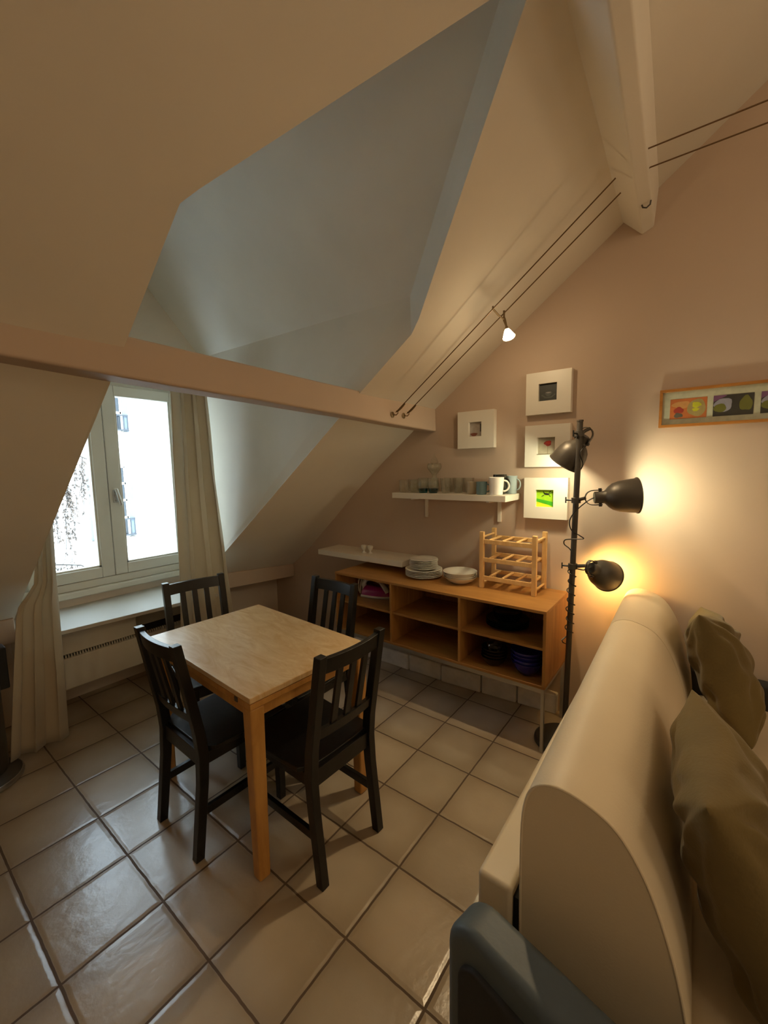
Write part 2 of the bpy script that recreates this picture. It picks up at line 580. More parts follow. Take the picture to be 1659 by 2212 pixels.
# roof: the slope above and below the purlin with the dormer opening, and the far slope
AP = (0.93, -2.29)
g = G()
P = lambda x, y: (x, y, zr(y))
yp = -1.06
g.poly([P(XL, yp), P(0.345, yp), P(0.35, -1.45), P(0.352, -1.56), P(0.383, -1.604), P(*AP), P(AP[0], RIDGE_Y), P(XL, RIDGE_Y)])
g.poly([P(XG + 0.05, yp), P(XG + 0.05, RIDGE_Y), P(AP[0], RIDGE_Y), P(*AP), P(1.50, -1.57), P(1.538, -1.50), P(1.53, -1.33), P(1.52, yp)])
g.poly([P(XL, RIDGE_Y), P(XG + 0.05, RIDGE_Y), (XG + 0.05, YB - 0.1, 1.75), (XL, YB - 0.1, 1.75)])
# lower slope, left of the dormer
zl = lambda y: 1.055 - 0.745 * y
g.poly([(XL, yp, zr(yp)), (XL, 0.46, 0.70), (0.285, 0.46, 0.70), (0.335, yp, zr(yp))])
# lower slope, right of the dormer: it sags towards the gable
ca = [(y_, 1.86 - (y_ + 1.06) * 0.7714) for y_ in (-1.06, -0.7, -0.377, -0.12, 0.2, 0.46)]
gb = [(-1.06, 1.872), (-0.7, 1.592), (-0.377, 1.325), (-0.12, 1.086), (0.2, 0.80), (0.46, 0.60)]
for (a, b) in zip(range(5), range(1, 6)):
    xa = 1.515 - (ca[a][0] + 1.06) * 0.045
    xb = 1.515 - (ca[b][0] + 1.06) * 0.045
    g.mesh([(xa, *ca[a]), (XG + 0.05, *gb[a]), (XG + 0.05, *gb[b]), (xb, *ca[b])], [(0, 1, 2, 3)])
bmesh.ops.remove_doubles(g.bm, verts=g.bm.verts, dist=1e-4)
struct(g.build('ceiling', 'plaster', smooth=20), 'sloping white plaster ceiling under the roof', 'ceiling')

# dormer
EZ, RZ = 2.375, 3.0
YF, YW = 0.33, 0.70
g = G()
g.mesh([(1.538, -1.50, zr(-1.50)), (1.53, -1.33, zr(-1.33)), (1.52, -1.06, zr(-1.06)),
        (1.515, -1.06, 1.86), (1.4466, 0.46, 0.6875), (1.448, 0.46, 0.45), (1.445, YW + 0.05, 0.45), (1.445, YW + 0.05, 2.2), (1.465, YF, EZ), (1.53, -1.50, EZ)],
       [(0, 1, 2, 3, 4, 5, 6, 7, 8, 9)])
struct(g.build('wall_dormer_right', 'cheek', smooth=0), 'white cheek wall right of the window', 'wall')
g = G()
g.mesh([(0.352, -1.56, zr(-1.56)), (0.35, -1.45, zr(-1.45)), (0.345, -1.06, zr(-1.06)), (0.335, -1.06, zr(-1.06)), (0.285, 0.46, 0.70), (0.285, 0.46, 0.45), (0.285, YW + 0.05, 0.45), (0.30, YW + 0.05, 2.2), (0.32, YF, EZ), (0.352, -1.56, EZ)],
       [(0, 1, 2, 3, 4, 5, 6, 7, 8, 9)])
struct(g.build('wall_dormer_left', 'cheek', smooth=0), 'white cheek wall left of the window', 'wall')
g = G()
g.mesh([(1.53, -1.50, EZ), (1.465, YF, EZ), (0.91, YF, RZ), (AP[0], AP[1], RZ)], [(0, 1, 2, 3)])
g.mesh([(0.352, -1.56, EZ), (0.32, YF, EZ), (0.91, YF, RZ), (AP[0], AP[1], RZ)], [(0, 1, 2, 3)])
g.mesh([(1.538, -1.50, zr(-1.50)), (1.50, -1.57, zr(-1.57)), (AP[0], AP[1], zr(AP[1])), (AP[0], AP[1], RZ), (1.53, -1.50, EZ)], [(0, 1, 2, 3, 4)])
g.mesh([(0.352, -1.56, zr(-1.56)), (0.383, -1.604, zr(-1.604)), (AP[0], AP[1], zr(AP[1])), (AP[0], AP[1], RZ), (0.352, -1.56, EZ)], [(0, 1, 2, 3, 4)])
g.mesh([(1.465, YF, 2.2), (1.465, YF, EZ), (0.91, YF, RZ), (0.32, YF, EZ), (0.30, YF, 2.2)], [(0, 1, 2, 3, 4)])
g.box(0.25, 1.5, YF, YW + 0.04, 2.2, 2.24)
struct(g.build('ceiling_dormer', 'cheek', smooth=0, keep_normals=True), 'white gabled ceiling inside the dormer', 'ceiling')

# window wall and knee walls
g = G()
g.box(0.25, 1.55, YW - 0.02, YW + 0.10, -0.05, 0.80)
g.box(XL, 0.29, 0.62, 0.74, -0.05, 0.75)
g.box(1.44, XG, 0.70, 0.82, -0.05, 0.75)
struct(g.build('wall_window', 'wall', smooth=0), 'knee wall below the window and the roof slope', 'wall')
g = G()
g.box(1.42, 1.62, YW + 0.06, YW + 0.42, -0.1, 2.6)
g.box(0.12, 0.36, YW + 0.06, YW + 0.42, -0.1, 2.6)
g.box(0.3, 1.5, YW + 0.06, YW + 0.34, -0.1, 0.76)
struct(g.build('wall_exterior', 'exterior', smooth=0), 'roughcast outer reveal beside the window', 'wall')

# purlins, ledges, plinth
def beam_low(x, y, zo):
    return (x, y, 1.862 - 0.031 * x + zo)
g = G()
g.hexa([beam_low(XL, -1.17, 0), beam_low(XG, -1.17, 0), beam_low(XG, -1.06, 0.004), beam_low(XL, -1.00, 0.004),
        beam_low(XL, -1.165, 0.11), (XG, -1.165, 1.95), (XG, -1.03, 1.95), (XL, -1.03, 1.98)])
bmesh.ops.subdivide_edges(g.bm, edges=[e for e in g.bm.edges if e.calc_length() > 2], cuts=24)
for v in g.bm.verts:
    v.co.z += 0.004 * noise.noise(v.co * 2.2)
    v.co.y += 0.004 * noise.noise(v.co * 2.6 + Vector((5, 0, 0)))
struct(g.build('trim_1', 'beam', bevel=0.012, bseg=2), 'long white painted purlin crossing in front of the window', 'beam')
K = 0.0432
g = G()
sec = [(-2.265, 2.815), (-2.38, 2.70), (-2.43, 2.722), (-2.445, 2.93)]
pa = [(XG, y, z) for y, z in sec]
pb = [(XL, y - K * (XG - XL), z) for y, z in sec]
g.mesh(pa + pb, [(0, 1, 2, 3), (7, 6, 5, 4), (0, 4, 5, 1), (1, 5, 6, 2), (2, 6, 7, 3), (3, 7, 4, 0)])
struct(g.build('trim_2', 'plaster', bevel=0.008), 'upper white painted purlin meeting the gable wall', 'beam')
g = G()
g.hexa([(1.455, 0.42, 0.565), (XG, 0.42, 0.505), (XG, 0.72, 0.505), (1.455, 0.72, 0.565),
        (1.455, 0.425, 0.70), (XG, 0.425, 0.625), (XG, 0.72, 0.63), (1.455, 0.72, 0.71)])
struct(g.build('trim_3', 'beam', bevel=0.008), 'white ledge under the roof slope right of the window', 'ledge')
g = G()
g.hexa([(XL, 0.42, 0.57), (0.28, 0.42, 0.57), (0.28, 0.64, 0.57), (XL, 0.64, 0.57), (XL, 0.425, 0.715), (0.28, 0.425, 0.715), (0.28, 0.64, 0.73), (XL, 0.64, 0.73)])
struct(g.build('trim_4', 'beam', bevel=0.008), 'white ledge under the roof slope left of the window', 'ledge')
# deep board under the window
g = G()
g.hexa([(0.29, 0.205, 0.615), (1.45, 0.10, 0.615), (1.45, 0.70, 0.615), (0.29, 0.70, 0.615), (0.29, 0.205, 0.64), (1.45, 0.10, 0.64), (1.45, 0.70, 0.64), (0.29, 0.70, 0.64)])
struct(g.build('windowsill', 'white_board', bevel=0.004), 'deep white board shelf below the window', 'windowsill')
g = G()
ys = [-2.045, -1.80, -1.56, -1.26, -0.98, -0.70, -0.42]
for k, (a, b) in enumerate(zip(ys, ys[1:])):
    j = 0.004 * ((k * 7) % 3)
    xf = 2.30 - 0.055 * (a + 2.045) / 0.8 if a < -1.2 else 2.245
    xf2 = 2.30 - 0.055 * (b + 2.045) / 0.8 if b < -1.2 else 2.245
    g.hexa([(xf - j, a + 0.004, 0), (XG, a + 0.004, 0), (XG, b - 0.004, 0), (xf2 - j, b - 0.004, 0),
            (xf - j, a + 0.004, 0.125), (XG, a + 0.004, 0.125), (XG, b - 0.004, 0.125), (xf2 - j, b - 0.004, 0.125)])
struct(g.build('trim_5', 'brick', bevel=0.008), 'low row of white painted blocks along the floor beneath the sideboard', 'plinth')

# ------------------------------------------------------------------ window
w = thing('window_1', 'white two-leaf casement window in the dormer', 'window', (0.93, YW, 0.80))
w['kind'] = 'structure'
W0 = (0.93, YW, 0.80)
x0, x1, z0, z1 = 0.36, 1.43, 0.775, 2.19
g = G()
g.box(x0, x0 + 0.05, YW - 0.035, YW + 0.055, z0, z1).box(x1 - 0.05, x1, YW - 0.035, YW + 0.055, z0, z1)
g.box(x0, x1, YW - 0.035, YW + 0.055, z1 - 0.05, z1)
g.box(x0, x1, YW - 0.045, YW + 0.055, z0 - 0.03, z0 + 0.025)
g.build('window_frame', 'white_paint', w, W0, bevel=0.006)
g = G().box(x0 - 0.05, x1, YW - 0.075, YW - 0.02, z0 - 0.075, z0 - 0.03)
g.build('window_sill', 'white_paint', w, W0, bevel=0.008)
def sash(a, b, sl, sr):
    g = G()
    zb, zt = z0 + 0.028, z1 - 0.04
    yf, yb = YW - 0.055, YW + 0.01
    g.box(a, a + sl, yf, yb, zb, zt).box(b - sr, b, yf, yb, zb, zt)
    g.box(a + sl, b - sr, yf, yb, zb, zb + 0.075).box(a + sl, b - sr, yf, yb, zt - 0.075, zt)
    o = g.build('window_sash', 'white_paint', w, W0, bevel=0.006)
    gb = 0.012
    g = G()
    for (p, q, r_, s_) in ((a + sl, a + sl + gb, zb + 0.075, zt - 0.075), (b - sr - gb, b - sr, zb + 0.075, zt - 0.075)):
        g.box(p, q, yf + 0.012, yb, r_, s_)
    g.box(a + sl, b - sr, yf + 0.012, yb, zb + 0.075, zb + 0.075 + gb)
    g.build('glazing_bead', 'white_paint', o)
    o2 = bpy.data.objects[-1] if False else None
    gp = G().box(a + sl + gb, b - sr - gb, YW - 0.021, YW - 0.017, zb + 0.075 + gb, zt - 0.075)
    gp.build('window_pane', 'pane', o, smooth=0)
    return o
for o in (sash(x0 + 0.04, 0.893, 0.075, 0.08), sash(0.896, x1 - 0.025, 0.08, 0.04)):
    for ch in o.children:
        for v in ch.data.vertices:
            v.co -= Vector(W0)
g = G()
hx, hz = 0.934, 1.37
g.box(hx - 0.016, hx + 0.016, YW - 0.064, YW - 0.055, hz - 0.045, hz + 0.045)
g.tube([(hx + 0.002, YW - 0.06, hz), (hx + 0.002, YW - 0.085, hz)], 0.008, 10)
g.tube([(hx - 0.004, YW - 0.088, hz + 0.055), (hx + 0.008, YW - 0.092, hz), (hx + 0.022, YW - 0.09, hz - 0.062)], 0.010, 10)
h_ = g.build('window_handle', 'steel', w, W0, bevel=0.002)
g = G()
for dz in (-0.03, 0.03):
    g.lathe([(0.0, 0.0), (0.007, 0.0), (0.007, 0.002), (0.0, 0.002)], 10, frame_from((0, -1, 0), (hx - 0.002, YW - 0.062, hz + dz)))
g.build('screw', 'bronze', h_, W0)

# ------------------------------------------------------------------ outside: courtyard facade and weeping birch
f = thing('building', 'white rendered building seen across the courtyard through the window', 'building', (3.5, 8.0, -4.0))
FW = (3.5, 8.0, -4.0)
g = G().box(-6, 14, 8.0, 8.4, -4.5, 6.2)
g.build('wall', 'facade', f, FW, smooth=0)
def facade_window(xa, xb, za, zb, rail):
    g = G()
    g.box(xa, xb, 7.975, 7.999, za, zb)
    o = g.build('window', 'dark_pane', f, FW, smooth=0)
    g = G()
    for t in (0.0, 0.27, 0.52, 0.76, 1.0):
        z = za + (zb - za) * t
        g.box(xa, xb, 7.95, 7.974, z - 0.025, z + 0.025)
    xm = (xa + xb) / 2
    for x in (xa, xm, xb):
        g.box(x - 0.03, x + 0.03, 7.95, 7.974, za, zb)
    g.build('muntins', 'facade', o, FW, smooth=0)
    g = G().box(xb + 0.02, xb + 0.13, 7.93, 7.97, za, zb)
    g.box(xa - 0.08, xa - 0.02, 7.93, 7.97, za, zb)
    g.build('shutter', 'shutter', f, FW, smooth=0)
    g = G().box(xa - 0.14, xb + 0.22, 7.86, 7.999, za - 0.16, za - 0.02)
    g.build('sill', 'stone', f, FW, smooth=0)
    g = G()
    for z in (za + 0.03, za + rail):
        g.box(xa - 0.02, xb + 0.12, 7.885, 7.905, z - 0.016, z + 0.016)
    n = 10
    for k in range(n + 1):
        x = xa + (xb - xa + 0.1) * k / n
        g.box(x - 0.009, x + 0.009, 7.887, 7.903, za + 0.03, za + rail)
    g.build('railing', 'iron_rail', f, FW, smooth=0)
facade_window(3.10, 3.80, 0.05, 1.66, 0.40)
facade_window(3.16, 3.82, 2.46, 4.0, 0.36)
g = G().box(2.6, 4.0, 7.82, 7.999, 2.27, 2.34)
g.build('balcony_ledge', 'stone', f, FW, smooth=0)

t = thing('weeping_birch', 'weeping birch with thin hanging twigs and dry leaves outside the window', 'tree', (0.6, 3.6, -4.0))
TW = (0.6, 3.6, -4.0)
g = G()
g.tube([(0.6, 3.6, -4.0), (0.62, 3.6, -1.5), (0.55, 3.58, 0.6), (0.6, 3.6, 2.2)], 0.1, 10, [0.13, 0.11, 0.08, 0.05])
g.build('trunk', 'bark', t, TW)
branches = [
    [(0.6, 3.6, 1.55), (0.95, 3.6, 1.80), (1.25, 3.58, 1.86), (1.5, 3.55, 1.80), (1.78, 3.5, 1.66), (1.95, 3.48, 1.50)],
    [(0.6, 3.6, 1.2), (0.9, 3.65, 1.5), (1.15, 3.66, 1.55), (1.4, 3.66, 1.45), (1.55, 3.65, 1.30)],
    [(0.6, 3.6, 0.0), (0.9, 3.6, 0.35), (1.2, 3.55, 0.44), (1.5, 3.5, 0.38), (1.72, 3.5, 0.22), (1.82, 3.5, 0.1)],
    [(0.6, 3.6, 0.9), (0.85, 3.5, 1.05), (1.05, 3.45, 1.0), (1.2, 3.4, 0.9)],
]
leaves = G()
def leaf(p, s):
    a = Vector((random.uniform(-1, 1), random.uniform(-1, 1), random.uniform(-1.6, -0.2))).normalized()
    b = a.orthogonal().normalized()
    b.rotate(Matrix.Rotation(random.uniform(0, 6.28), 3, a))
    p = Vector(p)
    leaves.poly([p, p + a * s * 0.5 + b * s * 0.3, p + a * s, p + a * s * 0.5 - b * s * 0.3])
for br in branches:
    pts = [Vector(p) for p in br]
    G_ = G().tube(pts, 0.01, 6, [0.016 - 0.012 * k / (len(pts) - 1) for k in range(len(pts))])
    bo = G_.build('branch', 'bark', t, TW)
    tw = G()
    n = 26 if br is not branches[2] else 22
    for k in range(n):
        u = random.uniform(0.3, 1.0) * (len(pts) - 1)
        i = min(int(u), len(pts) - 2)
        p = pts[i].lerp(pts[i + 1], u - i)
        ln = random.uniform(0.35, 1.0) if br is not branches[2] else random.uniform(0.15, 0.5)
        q = [p]
        for s in range(6):
            q.append(q[-1] + Vector((random.uniform(-0.03, 0.03), random.uniform(-0.03, 0.03), -ln / 6)))
        tw.tube(q, 0.004, 4)
        for s in range(1, 7):
            for _ in range(5):
                c = q[s - 1].lerp(q[s], random.random()) + Vector((random.uniform(-0.02, 0.02), random.uniform(-0.02, 0.02), 0))
                leaf(c, random.uniform(0.03, 0.055))
    tw.build('twigs', 'bark', bo, TW)['kind'] = 'stuff'
lo = leaves.build('leaves', 'leaf', t, TW, smooth=0)
lo['kind'] = 'stuff'

# ------------------------------------------------------------------ curtains and heater
def curtain(name, label, prof, yc, folds, amp, seed, hem):
    # prof: list of (z, x_left, x_right), top to bottom
    g = G()
    nu, nv = 90, 40
    zt, zb = prof[0][0], hem
    rows = []
    for j in range(nv + 1):
        z = zt + (zb - zt) * j / nv
        for (za, la, ra), (zb_, lb, rb) in zip(prof, prof[1:]):
            if zb_ <= z <= za:
                k = (za - z) / (za - zb_)
                xl, xr = la + (lb - la) * k, ra + (rb - ra) * k
                break
        else:
            xl, xr = prof[-1][1:]
        row = []
        for i in range(nu + 1):
            u = i / nu
            ph = 2 * math.pi * folds * (u + 0.05 * math.sin(3.1 * u + seed) + 0.012 * math.sin(2.4 * z + seed))
            a = amp * (0.75 + 0.35 * noise.noise(Vector((u * 4, z * 0.8, seed))))
            y = yc + a * math.sin(ph) + 0.012 * noise.noise(Vector((u * 7, z * 2.4, seed + 4)))
            x = xl + (xr - xl) * u + 0.35 * a * math.sin(2 * ph + 0.6)
            row.append(g.bm.verts.new((x, y, z)))
        rows.append(row)
    for a, b in zip(rows, rows[1:]):
        for i in range(nu):
            g.bm.faces.new((a[i], a[i + 1], b[i + 1], b[i]))
    o = g.build(name, 'curtain', None, None, smooth=80, solid=0.004)
    tag(o, label, 'curtain')
    return o
curtain('curtain', 'beige curtain hanging at the right side of the window', [(2.19, 1.115, 1.345), (1.5, 1.095, 1.375), (0.9, 1.085, 1.42), (0.6, 1.08, 1.45), (0.03, 1.06, 1.50)], 0.09, 3.2, 0.036, 1.3, 0.03)
curtain('curtain', 'beige curtain hanging at the left of the window beside the dark stand', [(2.19, 0.36, 0.47), (1.25, 0.345, 0.42), (0.95, 0.32, 0.41), (0.84, 0.24, 0.41), (0.05, 0.15, 0.395)], 0.11, 2.0, 0.03, 4.4, 0.05)
# rod hidden above the purlin
g = G().tube([(0.32, 0.105, 2.2), (1.45, 0.105, 2.2)], 0.01, 10)
tag(g.build('curtain_rod', 'white_lacquer'), 'thin white curtain rod across the dormer above the window', 'curtain rod')

# the heater hangs on the knee wall
h = thing('convector_heater', 'white electric convector heater below the deep board under the window', 'heater', (0.9, 0.5, 0.2))
HW = (0.9, 0.5, 0.2)
G().box(0.33, 1.42, 0.36, 0.66, 0.205, 0.405).build('body', 'heater', h, HW, bevel=0.01)
G().box(0.33, 0.90, 0.375, 0.66, 0.425, 0.60).build('upper_panel', 'heater', h, HW, bevel=0.006)
g = G()
g.box(0.33, 1.42, 0.39, 0.66, 0.405, 0.425)
g.mi = 1
for k in range(72):
    x = 0.335 + k * 0.015
    g.box(x, x + 0.006, 0.372, 0.388, 0.406, 0.424)
g.build('grille', ['dark_slot', 'heater'], h, HW, smooth=0)
G().box(0.90, 1.42, 0.52, 0.66, 0.425, 0.60).build('control_box', 'heater', h, HW, bevel=0.004)
for x in (0.42, 1.33):
    G().box(x - 0.02, x + 0.02, 0.655, 0.678, 0.24, 0.40).build('bracket', 'heater', h, HW)

s = thing('floor_stand', 'dark column on a round chrome-rimmed base at the left edge of the photo', 'stand', (0.03, 0.10, 0))
g = G().lathe([(0.0, 0.0), (0.155, 0.0), (0.162, 0.012), (0.158, 0.03), (0.12, 0.05), (0.0, 0.055)], 36)
g.build('base', 'dark_metal', s)
g = G().lathe([(0.158, 0.0005), (0.165, 0.006), (0.167, 0.016), (0.161, 0.028), (0.158, 0.029)], 36)
g.build('base_rim', 'steel', s)
g = G().lathe([(0.0, 0.05), (0.105, 0.05), (0.11, 0.07), (0.108, 0.64), (0.098, 0.67), (0.0, 0.68)], 32)
g.build('column', 'dark_metal', s)
g = G().box(0.09, 0.15, 0.01, 0.09, 0.44, 0.66)
g.build('side_panel', 'black_plastic', s, bevel=0.006)

# ------------------------------------------------------------------ dining table
TL = (0.875, -1.03, 0)
tb = thing('dining_table', 'square birch-topped extending dining table standing between four black chairs', 'table', TL, R(-3.2))
hx, hy = 0.305, 0.445
G().box(-hx, hx, -hy, hy, 0.715, 0.737).build('table_top', 'birch', tb, bevel=0.003)
G().box(-hx + 0.002, hx - 0.002, -hy + 0.002, hy - 0.002, 0.690, 0.7125).build('extension_leaf', 'birch_edge', tb, bevel=0.002)
g = G()
g.box(-hx + 0.02, hx - 0.02, -hy + 0.02, -hy + 0.04, 0.642, 0.69).box(-hx + 0.02, hx - 0.02, hy - 0.04, hy - 0.02, 0.642, 0.69)
g.box(-hx + 0.02, -hx + 0.04, -hy + 0.02, hy - 0.02, 0.642, 0.69).box(hx - 0.04, hx - 0.02, -hy + 0.02, hy - 0.02, 0.642, 0.69)
g.build('apron', 'birch_edge', tb, bevel=0.002)
for sx in (-1, 1):
    for sy in (-1, 1):
        cx, cy = sx * (hx - 0.032), sy * (hy - 0.032)
        a, b = 0.029, 0.024
        g = G().hexa([(cx - b, cy - b, 0), (cx + b, cy - b, 0), (cx + b, cy + b, 0), (cx - b, cy + b, 0), (cx - a, cy - a, 0.69), (cx + a, cy - a, 0.69), (cx + a, cy + a, 0.69), (cx - a, cy + a, 0.69)])
        g.build('leg', 'birch_edge', tb, bevel=0.008, bseg=3)
G().box(-hx - 0.001, -hx + 0.01, -hy + 0.085, -hy + 0.105, 0.694, 0.7115).build('latch', 'dark_metal', tb)

# ------------------------------------------------------------------ dining chairs (face +x)
def make_chair(label, loc, rot):
    c = thing('dining_chair', label, 'chair', loc, rot, 'black dining chairs')
    pw = 0.0175
    ypos = 0.158
    out = [(-0.222, 0.0), (-0.187, 0.0), (-0.150, 0.30), (-0.140, 0.42), (-0.150, 0.52), (-0.218, 0.90), (-0.252, 0.90), (-0.190, 0.52), (-0.182, 0.42), (-0.188, 0.30)]
    for sy in (-1, 1):
        g = G().prism(out, 'y', sy * ypos - pw, sy * ypos + pw)
        g.build('leg', 'black_wood', c, bevel=0.003)
    for sy in (-1, 1):
        x, y = 0.198, sy * 0.163
        g = G().hexa([(x - 0.016, y - 0.016, 0), (x + 0.016, y - 0.016, 0), (x + 0.016, y + 0.016, 0), (x - 0.016, y + 0.016, 0),
                      (x - 0.02, y - 0.02, 0.43), (x + 0.02, y - 0.02, 0.43), (x + 0.02, y + 0.02, 0.43), (x - 0.02, y + 0.02, 0.43)])
        g.build('leg', 'black_wood', c, bevel=0.003)
    n = 10
    pts, top = [], []
    def seat_z(u):
        return 0.452 - 0.008 * math.sin(math.pi * u)
    g = G()
    rows_t, rows_b = [], []
    for i in range(n + 1):
        u = i / n
        x = -0.156 + 0.381 * u
        hw = 0.142 + 0.052 * min(1, u * 6) if u < 0.17 else 0.194
        hw = 0.140 if u == 0 else (0.185 + 0.012 * u)
        rows_t.append([g.bm.verts.new((x, hw * k / 4, seat_z(u) - 0.004 * (1 - (k / 4) ** 2))) for k in range(-4, 5)])
        rows_b.append([g.bm.verts.new((x, hw * k / 4, seat_z(u) - 0.02)) for k in range(-4, 5)])
    for A in (rows_t, rows_b):
        for a, b in zip(A, A[1:]):
            for k in range(8):
                g.bm.faces.new((a[k], a[k + 1], b[k + 1], b[k]))
    loop_t = rows_t[0] + [r[-1] for r in rows_t[1:]] + list(reversed(rows_t[-1]))[1:] + [r[0] for r in reversed(rows_t[1:-1])]
    loop_b = rows_b[0] + [r[-1] for r in rows_b[1:]] + list(reversed(rows_b[-1]))[1:] + [r[0] for r in reversed(rows_b[1:-1])]
    m = len(loop_t)
    for k in range(m):
        g.bm.faces.new((loop_t[k], loop_t[(k + 1) % m], loop_b[(k + 1) % m], loop_b[k]))
    g.build('seat', 'black_wood', c, bevel=0.004)
    g = G()
    for sy in (-1, 1):
        g.bar((-0.16, sy * 0.16, 0.405), (0.19, sy * 0.165, 0.405), 0.02, 0.05)
    g.bar((0.2, -0.16, 0.405), (0.2, 0.16, 0.405), 0.02, 0.05)
    g.bar((-0.160, -0.16, 0.404), (-0.160, 0.16, 0.404), 0.024, 0.066)
    g.build('seat_frame', 'black_wood', c, bevel=0.002)
    def post_x(z):
        return -0.170 - (z - 0.52) / 0.38 * 0.065
    def bowed(za, zb, bow, th):
        g = G()
        k = 12
        prev = None
        rings = []
        for i in range(k + 1):
            u = -1 + 2 * i / k
            y = u * (ypos - 0.012)
            off = -bow * (1 - u * u)
            q = []
            for (z, dx) in ((za, -th / 2), (za, th / 2), (zb, th / 2), (zb, -th / 2)):
                q.append(g.bm.verts.new((post_x(z) + off + dx, y, z)))
            rings.append(q)
        for a, b in zip(rings, rings[1:]):
            for j in range(4):
                g.bm.faces.new((a[j], a[(j + 1) % 4], b[(j + 1) % 4], b[j]))
        g.bm.faces.new(rings[0]); g.bm.faces.new(list(reversed(rings[-1])))
        return g
    bowed(0.828, 0.888, 0.018, 0.022).build('top_rail', 'black_wood', c, bevel=0.002)
    bowed(0.560, 0.600, 0.010, 0.02).build('lower_rail', 'black_wood', c, bevel=0.002)
    for y in (-0.068, 0.0, 0.068):
        b0 = -0.009 * (1 - (y / 0.146) ** 2)
        b1 = -0.017 * (1 - (y / 0.146) ** 2)
        G().bar((post_x(0.595) + b0, y, 0.595), (post_x(0.832) + b1, y, 0.832), 0.012, 0.03, up=(0, 1, 0)).build('slat', 'black_wood', c, bevel=0.002)
    for sy in (-1, 1):
        G().bar((-0.178, sy * 0.158, 0.185), (0.19, sy * 0.163, 0.185), 0.018, 0.034).build('stretcher', 'black_wood', c, bevel=0.002)
    return c
chair = make_chair('black slatted dining chair in front left with its back to the bare tiles', (0.675, -1.012, 0), R(-1))
dup(chair, (0.852, -1.447, 0), R(88), 'black slatted dining chair nearest the cream sofa with its back to it')
dup(chair, (0.938, -0.515, 0), R(-101), 'black slatted dining chair between table and window board')
dup(chair, (1.20, -1.012, 0), R(179), 'black slatted dining chair between table and oak sideboard')

# ------------------------------------------------------------------ sideboard
SB = (2.11, -1.33, 0)
sb = thing('sideboard', 'oak open-fronted sideboard on thin metal legs along the pink wall', 'sideboard', SB)
X0, X1, Y0, Y1, Z0, Z1 = 1.89, 2.325, -2.085, -0.575, 0.36, 0.786
T = 0.016
G().box(X0, X1, Y0, Y1, Z1 - T, Z1).build('top_panel', 'oak', sb, SB, bevel=0.0015)
G().box(X0, X1, Y0, Y1, Z0, Z0 + T).build('bottom_panel', 'oak', sb, SB, bevel=0.0015)
for y in (Y0, Y1 - T):
    G().box(X0, X1, y, y + T, Z0 + T, Z1 - T).build('side_panel', 'oak_v', sb, SB, bevel=0.0015)
for y in (-1.585, -1.08):
    G().box(X0 + 0.002, X1 - 0.01, y - T / 2, y + T / 2, Z0 + T, Z1 - T).build('divider', 'oak_v', sb, SB, bevel=0.001)
G().box(X1 - 0.008, X1, Y0 + T, Y1 - T, Z0 + T, Z1 - T).build('back_panel', 'oak_v', sb, SB)
for (a, b) in ((Y0 + T, -1.593), (-1.577, -1.088), (-1.072, Y1 - T)):
    G().box(X0 + 0.012, X1 - 0.01, a, b, 0.567, 0.582).build('shelf', 'oak', sb, SB, bevel=0.001)
for (y) in (Y0 + 0.012, Y1 - 0.012):
    g = G()
    for x in (X0 + 0.012, X1 - 0.03):
        g.box(x - 0.009, x + 0.009, y - 0.009, y + 0.009, 0.0, Z0)
    g.box(X0 + 0.012, X1 - 0.03, y - 0.009, y + 0.009, Z0 - 0.022, Z0)
    g.build('leg_frame', 'steel', sb, SB, bevel=0.002)
g = G().box(X0 + 0.003, X0 + 0.021, Y0 + 0.02, Y1 - 0.02, Z0 - 0.026, Z0)
g.box(X1 - 0.04, X1 - 0.022, Y0 + 0.02, Y1 - 0.02, Z0 - 0.026, Z0)
g.build('base_rail', 'steel', sb, SB, bevel=0.002)

# ------------------------------------------------------------------ tableware on and in the sideboard
def stack(proto, x, y, zs, labels, group):
    for k, z in enumerate(zs):
        o = proto if k == 0 else proto.copy()
        if k:
            COL.objects.link(o)
        o.location = (x + random.uniform(-0.002, 0.002), y + random.uniform(-0.002, 0.002), z)
        o.rotation_euler = (0, 0, random.uniform(0, 6))
        o['label'] = labels[k]
        o['group'] = group
ORD = ['lowest', 'second', 'third', 'fourth', 'fifth', 'sixth', 'seventh']
def ordinals(n, text):
    out = []
    for k in range(n):
        w_ = 'lowest' if k == 0 else ('topmost' if k == n - 1 else ORD[k] + ' from the bottom')
        out.append(text.format(w_))
    return out
def plate(name, r, mats, cat, h=0.018):
    g = G()
    g.lathe([(0, 0.004), (r * 0.55, 0.003), (r * 0.60, 0.0), (r * 0.63, 0.001), (r * 0.66, 0.005), (r * 0.98, h - 0.002)], 40)
    g.lathe([(r * 0.99, h), (r * 0.93, h), (r * 0.64, 0.009), (r * 0.58, 0.007), (0, 0.007)], 40)
    g.mi = 1
    g.lathe([(r * 0.98, h - 0.002), (r, h - 0.001), (r * 0.99, h)], 40)
    bmesh.ops.remove_doubles(g.bm, verts=g.bm.verts, dist=1e-5)
    return tag(g.build(name, mats, smooth=50), '', cat)
ST = Z1 + 0.0005
stack(plate('dinner_plate', 0.128, ['china', 'china_rim'], 'plate'), 2.145, -1.185, [ST + 0.0105 * k for k in range(5)], ordinals(5, 'large white dinner plate, {} under the smaller plates on the sideboard'), 'large dinner plates on the sideboard')
stack(plate('dessert_plate', 0.098, ['china', 'china_rim'], 'plate', 0.015), 2.15, -1.182, [ST + 0.055 + 0.0095 * k for k in range(7)], ordinals(7, 'small white plate, {} of the pile on the dinner plates'), 'small plates on the sideboard')
